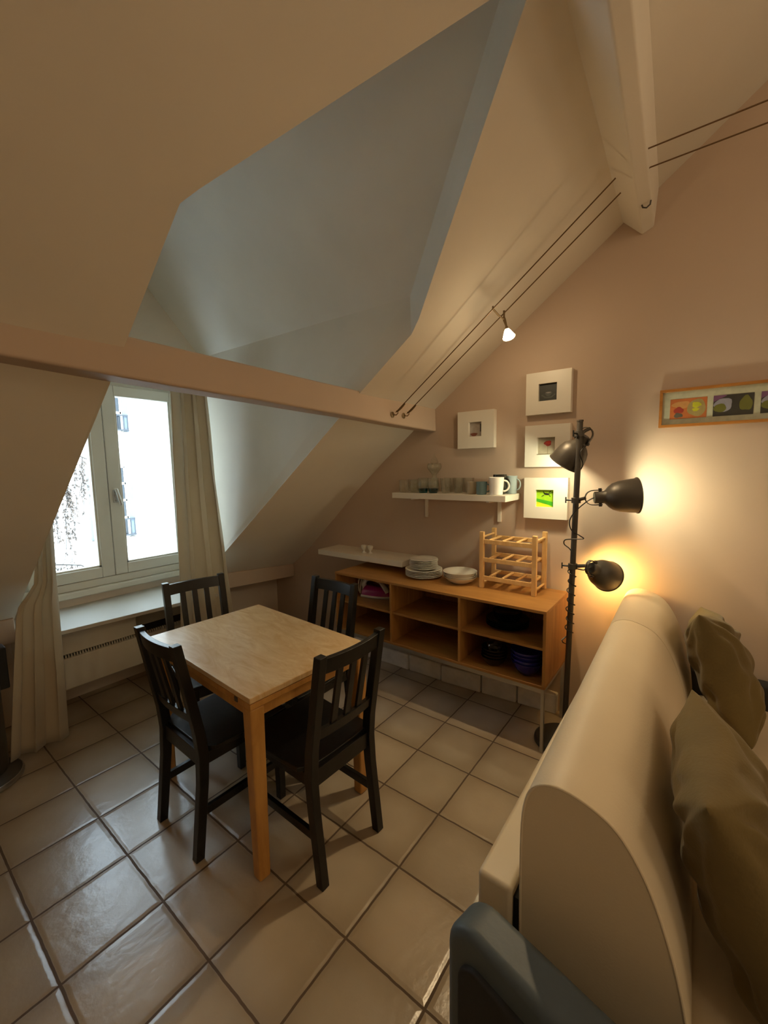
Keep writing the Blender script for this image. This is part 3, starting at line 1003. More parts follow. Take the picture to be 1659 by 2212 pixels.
def bowl(name, r, h, mats, cat, foot=0.45):
    g = G()
    g.lathe([(0, 0.004), (r * foot * 0.9, 0.003), (r * foot, 0.0), (r * (foot + 0.06), 0.002), (r * 0.8, h * 0.45), (r * 0.97, h * 0.92), (r, h)], 40)
    g.lathe([(r, h), (r * 0.965, h), (r * 0.93, h * 0.9), (r * 0.76, h * 0.47), (r * foot, 0.009), (0, 0.008)], 40)
    bmesh.ops.remove_doubles(g.bm, verts=g.bm.verts, dist=1e-5)
    return tag(g.build(name, mats, smooth=50), '', cat)
stack(bowl('soup_plate', 0.11, 0.045, 'china', 'bowl'), 2.145, -1.462, [ST + 0.011 * k for k in range(4)], ordinals(4, 'wide white soup bowl, {} of the stack beside the wooden rack'), 'white bowls on the sideboard')
stack(plate('dark_plate', 0.125, ['green_plate', 'green_plate'], 'plate'), 2.10, -1.80, [0.583 + 0.0115 * k for k in range(4)], ordinals(4, 'dark green glazed plate, {} in the upper right compartment'), 'dark plates in the sideboard')
stack(plate('dark_saucer', 0.085, ['green_plate', 'green_plate'], 'plate', 0.014), 2.10, -1.80, [0.583 + 0.05 + 0.011 * k for k in range(4)], ordinals(4, 'small dark green plate, {} of the pile on larger dark plates'), 'small dark plates in the sideboard')
B0 = Z0 + T + 0.001
stack(bowl('dark_bowl', 0.075, 0.055, 'dark_bowl', 'bowl'), 1.99, -1.765, [B0 + 0.017 * k for k in range(4)], ordinals(4, 'dark brown bowl, {} under the glass in the bottom right compartment'), 'dark bowls in the sideboard')
stack(bowl('blue_bowl', 0.088, 0.075, 'blue_bowl', 'bowl'), 1.995, -1.955, [B0 + 0.022 * k for k in range(4)], ordinals(4, 'cobalt blue bowl, {} of the stack in the bottom right compartment'), 'blue bowls in the sideboard')
g = G().lathe([(0, 0.0), (0.028, 0.0), (0.04, 0.03), (0.043, 0.07)], 24)
o = g.build('glass_bowl', 'tumbler', smooth=60, solid=0.002)
o.location = (1.99, -1.765, B0 + 0.062)
tag(o, 'small clear glass standing in the dark brown bowls', 'glass')

# clothes iron
IR = (2.10, -0.80, 0.583)
ir = thing('clothes_iron', 'magenta and white steam iron lying in the upper left compartment', 'iron', IR, R(-82))
def iron_outline(sc, n=24):
    pts = []
    for k in range(n + 1):
        u = k / n
        x = -0.11 + 0.24 * u
        hw = 0.055 * (1 - max(0, (u - 0.25) / 0.75) ** 2.2) ** 0.7 if u < 1 else 0
        pts.append((x, hw))
    return [(x * sc, -y * sc) for x, y in pts] + [(x * sc, y * sc) for x, y in reversed(pts[:-1])]
G().prism(iron_outline(1.0), 'z', 0.0, 0.006).build('soleplate', 'steel', ir)
G().prism(iron_outline(0.99), 'z', 0.006, 0.018).build('heat_shield', 'white_plastic', ir)
g = G()
low, mid, hi = iron_outline(0.96), iron_outline(0.86), iron_outline(0.5)
rings = []
for ol, z, dx in ((low, 0.018, 0), (mid, 0.05, -0.006), (hi, 0.078, -0.03)):
    rings.append([g.bm.verts.new((x + dx, y, z)) for x, y in ol])
n = len(low)
for a, b in zip(rings, rings[1:]):
    for k in range(n):
        g.bm.faces.new((a[k], a[(k + 1) % n], b[(k + 1) % n], b[k]))
g.bm.faces.new(rings[-1])
g.build('body', 'magenta', ir, smooth=60)
g = G().tube([(-0.10, 0, 0.045), (-0.115, 0, 0.09), (-0.09, 0, 0.125), (-0.03, 0, 0.135), (0.03, 0, 0.115), (0.07, 0, 0.075), (0.09, 0, 0.04)], 0.016, 12, [0.02, 0.02, 0.018, 0.015, 0.015, 0.02, 0.024])
g.build('handle', 'white_plastic', ir, smooth=60)
g = G()
pts = []
for k in range(90):
    a = k / 89 * 2 * math.pi * 4
    pts.append((-0.135 + 0.012 * math.cos(a * 0.5), 0.03 * math.sin(a) - 0.005 * math.cos(2 * a), 0.065 + 0.055 * math.cos(a)))
g.tube(pts, 0.0055, 8)
g.build('cord', 'cord_white', ir)

# ------------------------------------------------------------------ wooden rack
RK = (2.215, -1.785, ST)
rk = thing('wine_rack', 'pale wooden three-tier bottle rack standing on the sideboard', 'rack', RK)
ra, rb, ya, yb = 2.108, 2.318, -1.957, -1.617
pz = 0.352
for x in (ra, rb - 0.022):
    for y in (ya, yb - 0.018):
        G().box(x, x + 0.024, y - 0.003, y + 0.023, ST, ST + pz).build('post', 'pine', rk, RK, bevel=0.002)
for zz in (0.063, 0.178, 0.292):
    for x in (ra + 0.004, rb - 0.018):
        G().box(x, x + 0.014, ya + 0.018, yb - 0.018, ST + zz - 0.013, ST + zz + 0.013).build('rail', 'pine', rk, RK, bevel=0.002)
    for k in range(4):
        y = yb - 0.055 - k * 0.083
        if k == 3:
            y = ya + 0.03
        G().tube([(ra + 0.01, y, ST + zz + 0.008), (rb - 0.012, y, ST + zz + 0.008)], 0.008, 10).build('rod', 'pine', rk, RK)
for y in (ya + 0.009, yb - 0.009):
    for zz in (0.318, 0.03):
        G().tube([(ra + 0.012, y, ST + zz), (rb - 0.012, y, ST + zz)], 0.0065, 10).build('rod', 'pine', rk, RK)

# ------------------------------------------------------------------ wall shelves
us = thing('wall_shelf', 'upper white wall shelf on brackets carrying glasses and mugs', 'shelf', (2.23, -1.36, 1.33))
UW = (2.23, -1.36, 1.33)
G().box(2.105, XG, -1.775, -0.95, 1.326, 1.364).build('board', 'white_lacquer', us, UW, bevel=0.002)
for y in (-1.645, -1.09):
    g = G()
    g.box(2.335, XG, y - 0.012, y + 0.012, 1.175, 1.326)
    g.box(2.15, XG, y - 0.01, y + 0.01, 1.314, 1.326)
    g.build('bracket', 'white_lacquer', us, UW, bevel=0.002)
o = G().box(2.10, XG, -1.033, -0.185, 0.836, 0.877).build('floating_shelf', 'white_lacquer', bevel=0.002)
tag(o, 'low thick white floating shelf over the left end of the sideboard', 'shelf')

SH = 1.364
def tumbler(name, prof, loc, label, group='clear drinking glasses on the wall shelf', mats='tumbler', cat='glass'):
    g = G().lathe(prof, 28)
    o = g.build(name, mats, smooth=60, solid=0.0025)
    o.location = loc
    return tag(o, label, cat, group)
cyl = [(0, 0.004), (0.03, 0.004), (0.034, 0.012), (0.037, 0.05), (0.036, 0.088)]
a = tumbler('drinking_glass', cyl, (2.165, -1.015, SH), 'clear straight tumbler at the left end of the upper shelf, front row')
def gcopy(src, loc, label):
    o = src.copy()
    COL.objects.link(o)
    o.location = loc
    o['label'] = label
    return o
gcopy(a, (2.285, -1.01, SH), 'clear straight tumbler close to the wall behind the leftmost glass')
gcopy(a, (2.185, -1.095, SH), 'clear straight tumbler just left of the teal-bottomed pair')
gcopy(a, (2.285, -1.10, SH), 'clear tumbler at the back, behind the gap before the teal glasses')
tz = [(0.026, 0.028), (0.030, 0.04), (0.036, 0.07), (0.034, 0.10)]
def teal_glass(loc, label):
    t_ = thing('teal_glass', label, 'glass', loc, 0, 'teal-bottomed glasses')
    G().lathe([(0.033, 0.03), (0.038, 0.055), (0.037, 0.08), (0.034, 0.102)], 28).build('bowl', 'tumbler', t_, smooth=60, solid=0.0025)
    G().lathe([(0, 0.0), (0.026, 0.0), (0.030, 0.012), (0.034, 0.032), (0.033, 0.031), (0.0, 0.012)], 28).build('teal_base', 'teal', t_, smooth=60)
    return t_
tg = teal_glass((2.165, -1.172, SH), 'left teal-bottomed glass on the upper shelf')
dup(tg, (2.175, -1.245, SH), None, 'right teal-bottomed glass on the upper shelf')
con = [(0, 0.004), (0.024, 0.004), (0.027, 0.01), (0.036, 0.10)]
b = tumbler('drinking_glass', con, (2.20, -1.325, SH), 'clear flared glass just right of the teal-bottomed pair')
gcopy(b, (2.30, -1.30, SH), 'clear flared glass by the wall behind the teal pair')
gcopy(b, (2.24, -1.40, SH), 'clear flared glass in the middle of the shelf front row')
gcopy(b, (2.30, -1.375, SH), 'clear flared glass by the wall at the middle of the shelf')
gcopy(b, (2.29, -1.45, SH), 'clear flared glass nearest the small beige cup')
dc = thing('glass_decanter', 'tall clear glass decanter with pointed stopper behind the teal glasses', 'decanter', (2.285, -1.19, SH))
G().lathe([(0, 0.003), (0.03, 0.003), (0.034, 0.01), (0.032, 0.06), (0.016, 0.10), (0.014, 0.12), (0.03, 0.14), (0.048, 0.165), (0.05, 0.18), (0.045, 0.20)], 30).build('body', 'tumbler', dc, smooth=60, solid=0.0025)
G().lathe([(0.0, 0.195), (0.016, 0.195), (0.028, 0.205), (0.022, 0.225), (0.008, 0.248), (0.003, 0.27), (0.0, 0.275)], 24).build('stopper', 'tumbler', dc, smooth=60)

def mug(label, loc, r, h, m, hdir, ribs=False, taper=0.9, group=None):
    t_ = thing('mug', label, 'mug', loc, 0, group)
    g = G()
    seg = 56 if ribs else 32
    prof = [(0, 0.003), (r * taper * 0.86, 0.0), (r * taper, 0.004), (r * (taper + 1) / 2, h * 0.5), (r, h), (r * 0.93, h), (r * (taper + 0.86) / 2, h * 0.5), (r * taper * 0.8, 0.01), (0, 0.008)]
    g.lathe(prof, seg)
    if ribs:
        for v in g.bm.verts:
            rr = math.hypot(v.co.x, v.co.y)
            if rr > r * 0.9 and 0.008 < v.co.z < h * 0.9:
                an = math.atan2(v.co.y, v.co.x)
                k = 1 + 0.03 * math.cos(an * 28)
                v.co.x *= k; v.co.y *= k
    g.build('body', m, t_, smooth=50)
    d = Vector((math.cos(hdir), math.sin(hdir), 0))
    pts = []
    for k in range(13):
        a_ = -math.pi / 2 + math.pi * k / 12
        pts.append(d * (r * 0.93 + r * 0.72 * math.cos(a_)) + Vector((0, 0, h * 0.52 + h * 0.3 * math.sin(a_))))
    G().tube(pts, r * 0.12, 10).build('handle', m, t_, smooth=60)
    return t_
mug('small beige espresso cup on the upper shelf', (2.19, -1.52, SH), 0.032, 0.078, 'mug_beige', R(-80))
mug('small dusty blue espresso cup on the upper shelf', (2.16, -1.60, SH), 0.034, 0.08, 'mug_blue', R(-80))
mug('white ribbed mug at the front right of the upper shelf', (2.15, -1.70, SH), 0.045, 0.108, 'mug_white', R(-72), True, 0.84)
mug('black mug behind the white ribbed mug', (2.242, -1.685, SH), 0.042, 0.122, 'mug_black', R(-102))
mug('pale blue mug at the right end of the upper shelf', (2.306, -1.735, SH), 0.036, 0.112, 'mug_pale', R(-97))
eg = tag(G().lathe([(0, 0.002), (0.018, 0.0), (0.019, 0.003), (0.007, 0.012), (0.006, 0.02), (0.019, 0.034), (0.024, 0.048), (0.0235, 0.06), (0.021, 0.06), (0.021, 0.048), (0.015, 0.036), (0, 0.03)], 26).build('egg_cup', 'china', smooth=50), 'left white egg cup on the low floating shelf', 'egg cup', 'white egg cups')
eg.location = (2.20, -0.600, 0.877)
gcopy(eg, (2.207, -0.656, 0.877), 'right white egg cup on the low floating shelf, nearer the edge')

# ------------------------------------------------------------------ pictures on the gable wall
for nm, hexc, rg in (('pic_dark', '2a2d28', 0.5), ('pic_mid', '4d524c', 0.6), ('pic_pale', '8d8a86', 0.6), ('pic_room', 'a49b92', 0.6), ('pic_terracotta', '7c4a3c', 0.6), ('pic_slate', '5a5858', 0.6),
                     ('pic_linen', 'a59c87', 0.6), ('pic_red', 'b2382c', 0.6), ('pic_darkred', '8c2a22', 0.6), ('pic_stem', '6b6a4e', 0.6), ('pic_lime', '9fd120', 0.55), ('pic_green', '3fa31c', 0.55), ('pic_yellow', 'd3dc2a', 0.55), ('pic_black', '15180f', 0.6),
                     ('pic_orange', 'd4733a', 0.6), ('pic_orange2', 'dd9a5c', 0.6), ('pic_tan', 'b59a63', 0.6), ('pic_lemon', 'd8cf2b', 0.6), ('pic_grey', '6a6055', 0.6), ('pic_purple', '84507c', 0.6), ('pic_lilac', 'a79fb3', 0.6), ('pic_olive', '777228', 0.6), ('pic_char', '37302c', 0.6), ('pic_mat', 'd8cfb6', 0.8)):
    M[nm] = mat('print_' + nm[4:], hexc, rg, var=0.1, vscale=40)
def blob(g, x, cy, cz, ry, rz, n=18, rot=0.0, wob=0.12, seed=0):
    pts = []
    for k in range(n):
        a_ = 2 * math.pi * k / n
        w_ = 1 + wob * math.sin(3 * a_ + seed) + wob * 0.6 * math.sin(5 * a_ + 2 * seed)
        p, q = ry * w_ * math.cos(a_), rz * w_ * math.sin(a_)
        pts.append((x, cy + p * math.cos(rot) - q * math.sin(rot), cz + p * math.sin(rot) + q * math.cos(rot)))
    g.poly(pts)
def quad(g, x, ya_, yb_, za_, zb_):
    g.poly([(x, ya_, za_), (x, yb_, za_), (x, yb_, zb_), (x, ya_, zb_)])
def box_frame(label, y0_, y1_, z0_, z1_, ap, painter, mats):
    # y0_ is the left edge (larger y)
    loc = (XG, (y0_ + y1_) / 2, z0_)
    t_ = thing('picture_frame', label, 'picture', loc, 0, 'white box frames')
    xf, xb = XG - 0.045, XG - 0.002
    ay0, ay1, az0, az1 = ap
    g = G()
    O = [(y0_, z0_), (y1_, z0_), (y1_, z1_), (y0_, z1_)]
    I = [(ay0, az0), (ay1, az0), (ay1, az1), (ay0, az1)]
    pts = [(xf, *p) for p in O] + [(xf, *p) for p in I] + [(xb, *p) for p in O] + [(xf + 0.02, *p) for p in I]
    fs = []
    for k in range(4):
        k2 = (k + 1) % 4
        fs += [(k, k2, 4 + k2, 4 + k), (k, 8 + k, 8 + k2, k2), (4 + k, 4 + k2, 12 + k2, 12 + k)]
    fs.append((8, 11, 10, 9))
    g.mesh(pts, fs)
    g.build('frame', 'white_lacquer', t_, loc, smooth=0)
    g = G()
    px_ = xf + 0.019
    quad(g, px_, ay0, ay1, az0, az1)
    painter(g, px_ - 0.0006, ay0, ay1, az0, az1)
    g.build('print', mats, t_, loc, smooth=0, keep_normals=True)
    return t_
def p_dark(g, x, a, b, c, d):
    cy, cz = (a + b) / 2, (c + d) / 2 - 0.012
    g.mi = 1; blob(g, x, cy, cz - 0.008, 0.038, 0.014)
    g.mi = 0; blob(g, x - 0.0003, cy, cz - 0.004, 0.03, 0.009)
    g.mi = 1; blob(g, x - 0.0006, cy, cz + 0.002, 0.02, 0.012)
    g.mi = 2; blob(g, x - 0.0009, cy, cz + 0.01, 0.015, 0.004)
def p_room(g, x, a, b, c, d):
    g.mi = 1; blob(g, x, a - 0.03, c + 0.014, 0.024, 0.011)
    g.mi = 2; quad(g, x, b + 0.002, b + 0.018, c + 0.03, d - 0.012)
def p_tulip(g, x, a, b, c, d):
    cy, cz = (a + b) / 2 - 0.006, (c + d) / 2 + 0.016
    g.mi = 3; quad(g, x, cy + 0.0012, cy - 0.0012, c + 0.004, cz)
    g.mi = 2; blob(g, x - 0.0003, cy, cz, 0.021, 0.016, seed=1)
    g.mi = 1; blob(g, x - 0.0006, cy - 0.004, cz + 0.005, 0.015, 0.010, seed=2)
def p_green(g, x, a, b, c, d):
    g.mi = 1; g.poly([(x, a, c + 0.032), (x, a, c + 0.05), (x, b, c + 0.03), (x, b, c + 0.004)])
    g.mi = 2; g.poly([(x, a, c), (x, b + 0.012, c), (x, b + 0.03, c + 0.012), (x, a, c + 0.03)])
    g.mi = 3
    cy, cz = (a + b) / 2 - 0.008, d - 0.026
    blob(g, x - 0.0003, cy, cz, 0.018, 0.006, rot=0.1)
    for (dy, dz, ln, an) in ((0.012, 0.004, 0.018, 2.2), (-0.01, 0.005, 0.024, 0.7), (0.014, -0.006, 0.02, 3.7), (-0.012, -0.005, 0.016, -0.8), (-0.016, 0.004, 0.028, 0.25)):
        blob(g, x - 0.0006, cy + dy - math.cos(an) * ln / 2, cz + dz + math.sin(an) * ln / 2, ln / 2, 0.0022, rot=math.pi - an)
box_frame('top white box frame with a dark print, above the floor lamp', -1.817, -2.072, 1.840, 2.083, (-1.891, -1.994, 1.916, 2.016), p_dark, ['pic_dark', 'pic_mid', 'pic_pale'])
box_frame('left white box frame with a pale grey print, over the glasses shelf', -1.360, -1.616, 1.658, 1.900, (-1.440, -1.53, 1.735, 1.828), p_room, ['pic_room', 'pic_terracotta', 'pic_slate'])
box_frame('white box frame with a red poppy print, partly behind the floor lamp', -1.816, -2.074, 1.529, 1.777, (-1.889, -1.991, 1.602, 1.703), p_tulip, ['pic_linen', 'pic_red', 'pic_darkred', 'pic_stem'])
box_frame('lowest white box frame with a bright green print, beside the mugs', -1.816, -2.070, 1.217, 1.464, (-1.887, -1.990, 1.288, 1.392), p_green, ['pic_lime', 'pic_green', 'pic_yellow', 'pic_black'])

LW = (XG, -3.0, 1.72)
lf = thing('long_picture_frame', 'long oak-framed picture of colourful still-life panels at the right edge', 'picture', LW)
ly0, ly1, lz0, lz1 = -2.495, -3.46, 1.720, 1.907
fx = XG - 0.034
g = G()
e = 0.013
g.box(fx, XG - 0.002, ly1, ly0, lz1 - e, lz1).box(fx, XG - 0.002, ly1, ly0, lz0, lz0 + e)
g.box(fx, XG - 0.002, ly0 - e, ly0, lz0 + e, lz1 - e).box(fx, XG - 0.002, ly1, ly1 + e, lz0 + e, lz1 - e)
g.build('frame', 'oak_frame', lf, LW, bevel=0.001)
G().box(XG - 0.014, XG - 0.004, ly1 + e, ly0 - e, lz0 + e, lz1 - e).build('mat_board', 'pic_mat', lf, LW, smooth=0)
px0 = XG - 0.0152
LM = ['pic_orange', 'pic_orange2', 'pic_tan', 'pic_lemon', 'pic_grey', 'pic_purple', 'pic_lilac', 'pic_olive', 'pic_char', 'pic_red']
for k in range(5):
    a_ = -2.540 - k * 0.172
    b_ = a_ - 0.148
    c_, d_ = 1.760, 1.858
    g = G()
    if k % 2 == 0 and k != 2:
        g.mi = 0; quad(g, px0, a_, b_, c_, d_)
        g.mi = 1; blob(g, px0 - 0.0004, a_ - 0.045, d_ - 0.03, 0.036, 0.018, seed=1)
        g.mi = 2; blob(g, px0 - 0.0005, a_ - 0.108, (c_ + d_) / 2, 0.037, 0.042, seed=2, wob=0.05)
        g.mi = 9; blob(g, px0 - 0.0008, a_ - 0.036, c_ + 0.042, 0.021, 0.015, seed=3)
        g.mi = 4; blob(g, px0 - 0.0010, a_ - 0.035, c_ + 0.017, 0.018, 0.012, seed=4)
        g.mi = 3; blob(g, px0 - 0.0010, a_ - 0.107, c_ + 0.063, 0.018, 0.014, seed=5)
        g.mi = 3; blob(g, px0 - 0.0010, a_ - 0.104, c_ + 0.040, 0.014, 0.008, seed=6)
    else:
        g.mi = 8; quad(g, px0, a_, b_, c_, d_)
        g.mi = 5; g.poly([(px0 - 0.0004, a_, d_ - 0.03), (px0 - 0.0004, a_ - 0.05, d_ - 0.004), (px0 - 0.0004, a_ - 0.045, d_), (px0 - 0.0004, a_, d_)])
        g.mi = 6; blob(g, px0 - 0.0006, a_ - 0.038, c_ + 0.052, 0.034, 0.032, seed=1, wob=0.08)
        g.mi = 7; blob(g, px0 - 0.0009, a_ - 0.026, c_ + 0.038, 0.024, 0.020, seed=2, wob=0.05)
        g.mi = 7; blob(g, px0 - 0.0009, a_ - 0.120, c_ + 0.052, 0.024, 0.034, seed=3, wob=0.1)
    g.build('print', LM, lf, LW, smooth=0, keep_normals=True)
G().box(fx + 0.006, fx + 0.008, ly1 + e, ly0 - e, lz0 + e, lz1 - e).build('glass_pane', 'pane', lf, LW, smooth=0)

# ------------------------------------------------------------------ floor lamp
FLP = Vector((2.05, -2.15, 0))
TOP = Vector((2.062, -2.178, 1.766))
fl = thing('floor_lamp', 'dark metal floor lamp with three adjustable bell shades beside the sideboard', 'lamp', FLP)
def pole_at(z):
    return FLP + (TOP - FLP) * (z / TOP.z)
G().lathe([(0, 0.0), (0.15, 0.0), (0.156, 0.006), (0.154, 0.018), (0.145, 0.026), (0.03, 0.032), (0.0, 0.033)], 48).build('base', 'dark_metal', fl)
g = G().tube([pole_at(0.02) - FLP, TOP - FLP], 0.0145, 18)
g.tube([pole_at(1.758) - FLP, TOP - FLP], 0.0165, 18)
g.build('pole', 'dark_metal', fl)
def lamp_head(z, mouth, axis, length, rmouth, bulb, color, power, name):
    axis = Vector(axis).normalized()
    mouth = Vector(mouth)
    back = mouth - axis * length            # rear end of the neck
    p = pole_at(z)
    # clamp
    side = Vector((-0.25, 0.97, 0)).normalized()
    toj = (back - p); toj.z = 0; toj.normalize()
    g = G()
    mt = Matrix.Translation(p)
    g.lathe([(0.0145, -0.014), (0.023, -0.014), (0.023, 0.014), (0.0145, 0.014)], 20, mt)
    yj = back - axis * 0.042
    g.tube([p + toj * 0.012, p.lerp(yj, 0.55), yj], 0.009, 10)
    cl = g.build('clamp', 'dark_metal', fl, FLP, bevel=0.001)
    kx = -toj
    g = G().tube([p + kx * 0.02, p + kx * 0.052], 0.0045, 10)
    g.bar(p + kx * 0.052 + Vector((0, 0, -0.016)), p + kx * 0.052 + Vector((0, 0, 0.016)), 0.006, 0.006)
    g.build('knob', 'black_plastic', cl, FLP, bevel=0.001)
    # shade, axis along +z of F
    F = frame_from(axis, back)
    L_, k = length, rmouth / 0.085
    prof_out = [(0.026 * k, 0.0), (0.029 * k, 0.003), (0.030 * k, 0.045 * L_ / 0.19), (0.036 * k, 0.052 * L_ / 0.19), (0.05 * k, 0.064 * L_ / 0.19), (0.064 * k, 0.082 * L_ / 0.19), (0.074 * k, 0.11 * L_ / 0.19), (0.080 * k, 0.15 * L_ / 0.19), (0.083 * k, 0.185 * L_ / 0.19), (0.087 * k, 0.187 * L_ / 0.19), (0.087 * k, L_)]
    g = G()
    g.lathe([(0, 0.0)] + prof_out, 44, F)
    g.mi = 1
    g.lathe([(0.087 * k, L_), (0.081 * k, L_ - 0.002)] + [(r_ - 0.003, z_) for r_, z_ in reversed(prof_out[4:9])] + [(0.028 * k, 0.05 * L_ / 0.19), (0, 0.05 * L_ / 0.19)], 44, F)
    bmesh.ops.remove_doubles(g.bm, verts=g.bm.verts, dist=1e-5)
    sh = g.build('lamp_shade', ['dark_metal', 'shade_inside'], fl, FLP, smooth=40)
    # yoke: a bent strap holding the neck from above and below
    g = G()
    ux = F.to_3x3() @ Vector((0, 1, 0))
    pts = []
    for q in range(13):
        a_ = math.pi * q / 12
        pts.append(back - axis * (0.044 * math.sin(a_) ** 0.8 - 0.002) + ux * (0.037 * math.cos(a_)))
    pts = [pts[0] + axis * 0.034] + pts + [pts[-1] + axis * 0.034]
    sd = axis.cross(ux)
    for a_, b_ in zip(pts, pts[1:]):
        e_ = (b_ - a_).normalized() * 0.001
        g.bar(a_ - e_, b_ + e_, 0.004, 0.017, up=sd)
    g.build('yoke', 'dark_metal', sh, FLP)
    g = G()
    for sg in (-1, 1):
        g.tube([back + axis * 0.028 + ux * sg * 0.028, back + axis * 0.028 + ux * sg * 0.046], 0.008, 10)
    g.build('screw', 'black_plastic', sh, FLP)
    g = G().lathe([(0, 0.05), (0.014, 0.05), (0.014, 0.07), (0.026, 0.10), (0.03, 0.12), (0.022, 0.14), (0, 0.148)], 20, F)
    g.build('bulb', bulb, sh, FLP)
    lp = lamp(name, 'POINT', back + axis * (length * 0.86), power, color, 0.028)
    return back
WHITE = (0.98, 0.94, 0.64)
WARM = (1.0, 0.62, 0.20)
b1 = lamp_head(1.697, (2.125, -2.095, 1.545), (0.10, 0.56, -0.82), 0.175, 0.088, 'bulb_white', WHITE, FLOOR_LAMP_TOP, 'lamp_top_light')
b2 = lamp_head(1.355, (2.125, -2.438, 1.384), (0.38, -0.92, 0.06), 0.195, 0.088, 'bulb_white', WHITE, FLOOR_LAMP_MID, 'lamp_middle_light')
b3 = lamp_head(1.005, (2.232, -2.306, 0.932), (0.87, -0.31, -0.40), 0.180, 0.083, 'bulb_warm', WARM, FLOOR_LAMP_LOW, 'lamp_lower_light')
# cords winding down the pole
g = G()
pts = [b1 + Vector((0, 0, 0.0)), b1 + Vector((-0.02, -0.02, -0.04)), pole_at(1.60) + Vector((-0.02, -0.012, 0)), pole_at(1.54) + Vector((-0.005, -0.025, 0)), pole_at(1.50) + Vector((0.02, 0, 0))]
g.tube(smooth_path(pts), 0.003, 6)
g.build('cord', 'black_plastic', fl, FLP)
g = G()
pts = [b2, b2 + Vector((-0.02, 0.03, -0.02)), pole_at(1.30) + Vector((-0.022, -0.005, 0)), pole_at(1.25) + Vector((-0.02, 0.022, 0)), pole_at(1.20) + Vector((-0.015, 0.012, 0)), pole_at(1.175) + Vector((-0.02, -0.03, 0)), pole_at(1.16) + Vector((-0.024, -0.05, 0)),
       pole_at(1.155) + Vector((-0.03, 0.0, 0)), pole_at(1.145) + Vector((-0.02, 0.04, 0)), pole_at(1.12) + Vector((-0.01, 0.045, 0)), pole_at(1.10) + Vector((-0.012, 0.018, 0)), pole_at(1.06) + Vector((0.018, 0, 0))]
g.tube(smooth_path(pts), 0.003, 6)
g.build('cord', 'black_plastic', fl, FLP)
g = G()
pts = [b3, b3 + Vector((-0.03, 0.03, -0.01))]
for k in range(110):
    z = 0.99 - 0.36 * k / 109
    a_ = 2 * math.pi * 7 * k / 109
    rr_ = 0.0185 + 0.004 * max(0, math.sin(a_ * 0.5 + 1))
    pts.append(pole_at(z) + Vector((rr_ * math.cos(a_), rr_ * math.sin(a_), 0)))
pts += [pole_at(0.60) + Vector((-0.03, 0.03, 0)), pole_at(0.585) + Vector((-0.022, 0.024, 0)), pole_at(0.56) + Vector((0.0185, 0.004, 0)), pole_at(0.3) + Vector((0.0185, 0.004, 0)), pole_at(0.05) + Vector((0.0185, 0.004, 0))]
g.tube(pts, 0.0032, 6)
g.build('cord', 'black_plastic', fl, FLP)

# ------------------------------------------------------------------ cable lighting
A1, B1 = Vector((1.823, -1.195, 1.872)), Vector((1.735, -2.352, 2.675))
A2, B2 = Vector((1.942, -1.195, 1.876)), Vector((1.838, -2.356, 2.668))
Cc1, Cc2 = Vector((1.75, -2.455, 2.745)), Vector((1.86, -2.455, 2.736))
for (a_, b_, lbl) in ((A1, B1, 'upper'), (A2, B2, 'lower')):
    tag(G().tube([a_, b_], 0.0028, 6).build('lighting_cable', 'cable'), lbl + ' low-voltage cable stretched along the slope between the two beams', 'cable', 'lighting cables')
for (c_, lbl) in ((Cc1, 'upper'), (Cc2, 'lower')):
    tag(G().tube([c_ + Vector((0, 0.02, -0.012)), c_, Vector((c_.x, -6.1, c_.z - 0.6)) if False else Vector((c_.x, -4.45, c_.z))], 0.0028, 6).build('lighting_cable', 'cable'), lbl + ' low-voltage cable running level from the upper beam to the right', 'cable', 'lighting cables')
for (a_, lbl) in ((A1, 'left'), (A2, 'right')):
    base = Vector((a_.x, -1.169, a_.z - 0.012))
    hk = thing('cable_hook', lbl + ' of the two metal cable hooks screwed to the lower beam', 'hook', base, 0, 'cable hooks')
    G().lathe([(0, 0), (0.017, 0), (0.018, 0.003), (0.01, 0.008), (0, 0.009)], 20, frame_from((0, -1, 0.0), (0, 0, 0))).build('rosette', 'bronze', hk)
    pts = [(0, -0.005, 0), (0, -0.03, -0.004), (0.0, -0.042, 0.006), (0, -0.04, 0.018), (0, -0.03, 0.02)]
    G().tube(pts, 0.003, 8).build('hook', 'bronze', hk)
    d = (B1 - A1).normalized()
    p0 = Vector((0, -0.036, 0.012))
    G().tube([p0, p0 + d * 0.02, p0 + d * 0.035, p0 + d * 0.055, p0 + d * 0.075], 0.004, 8, [0.002, 0.005, 0.006, 0.005, 0.0025]).build('tensioner', 'bronze', hk)
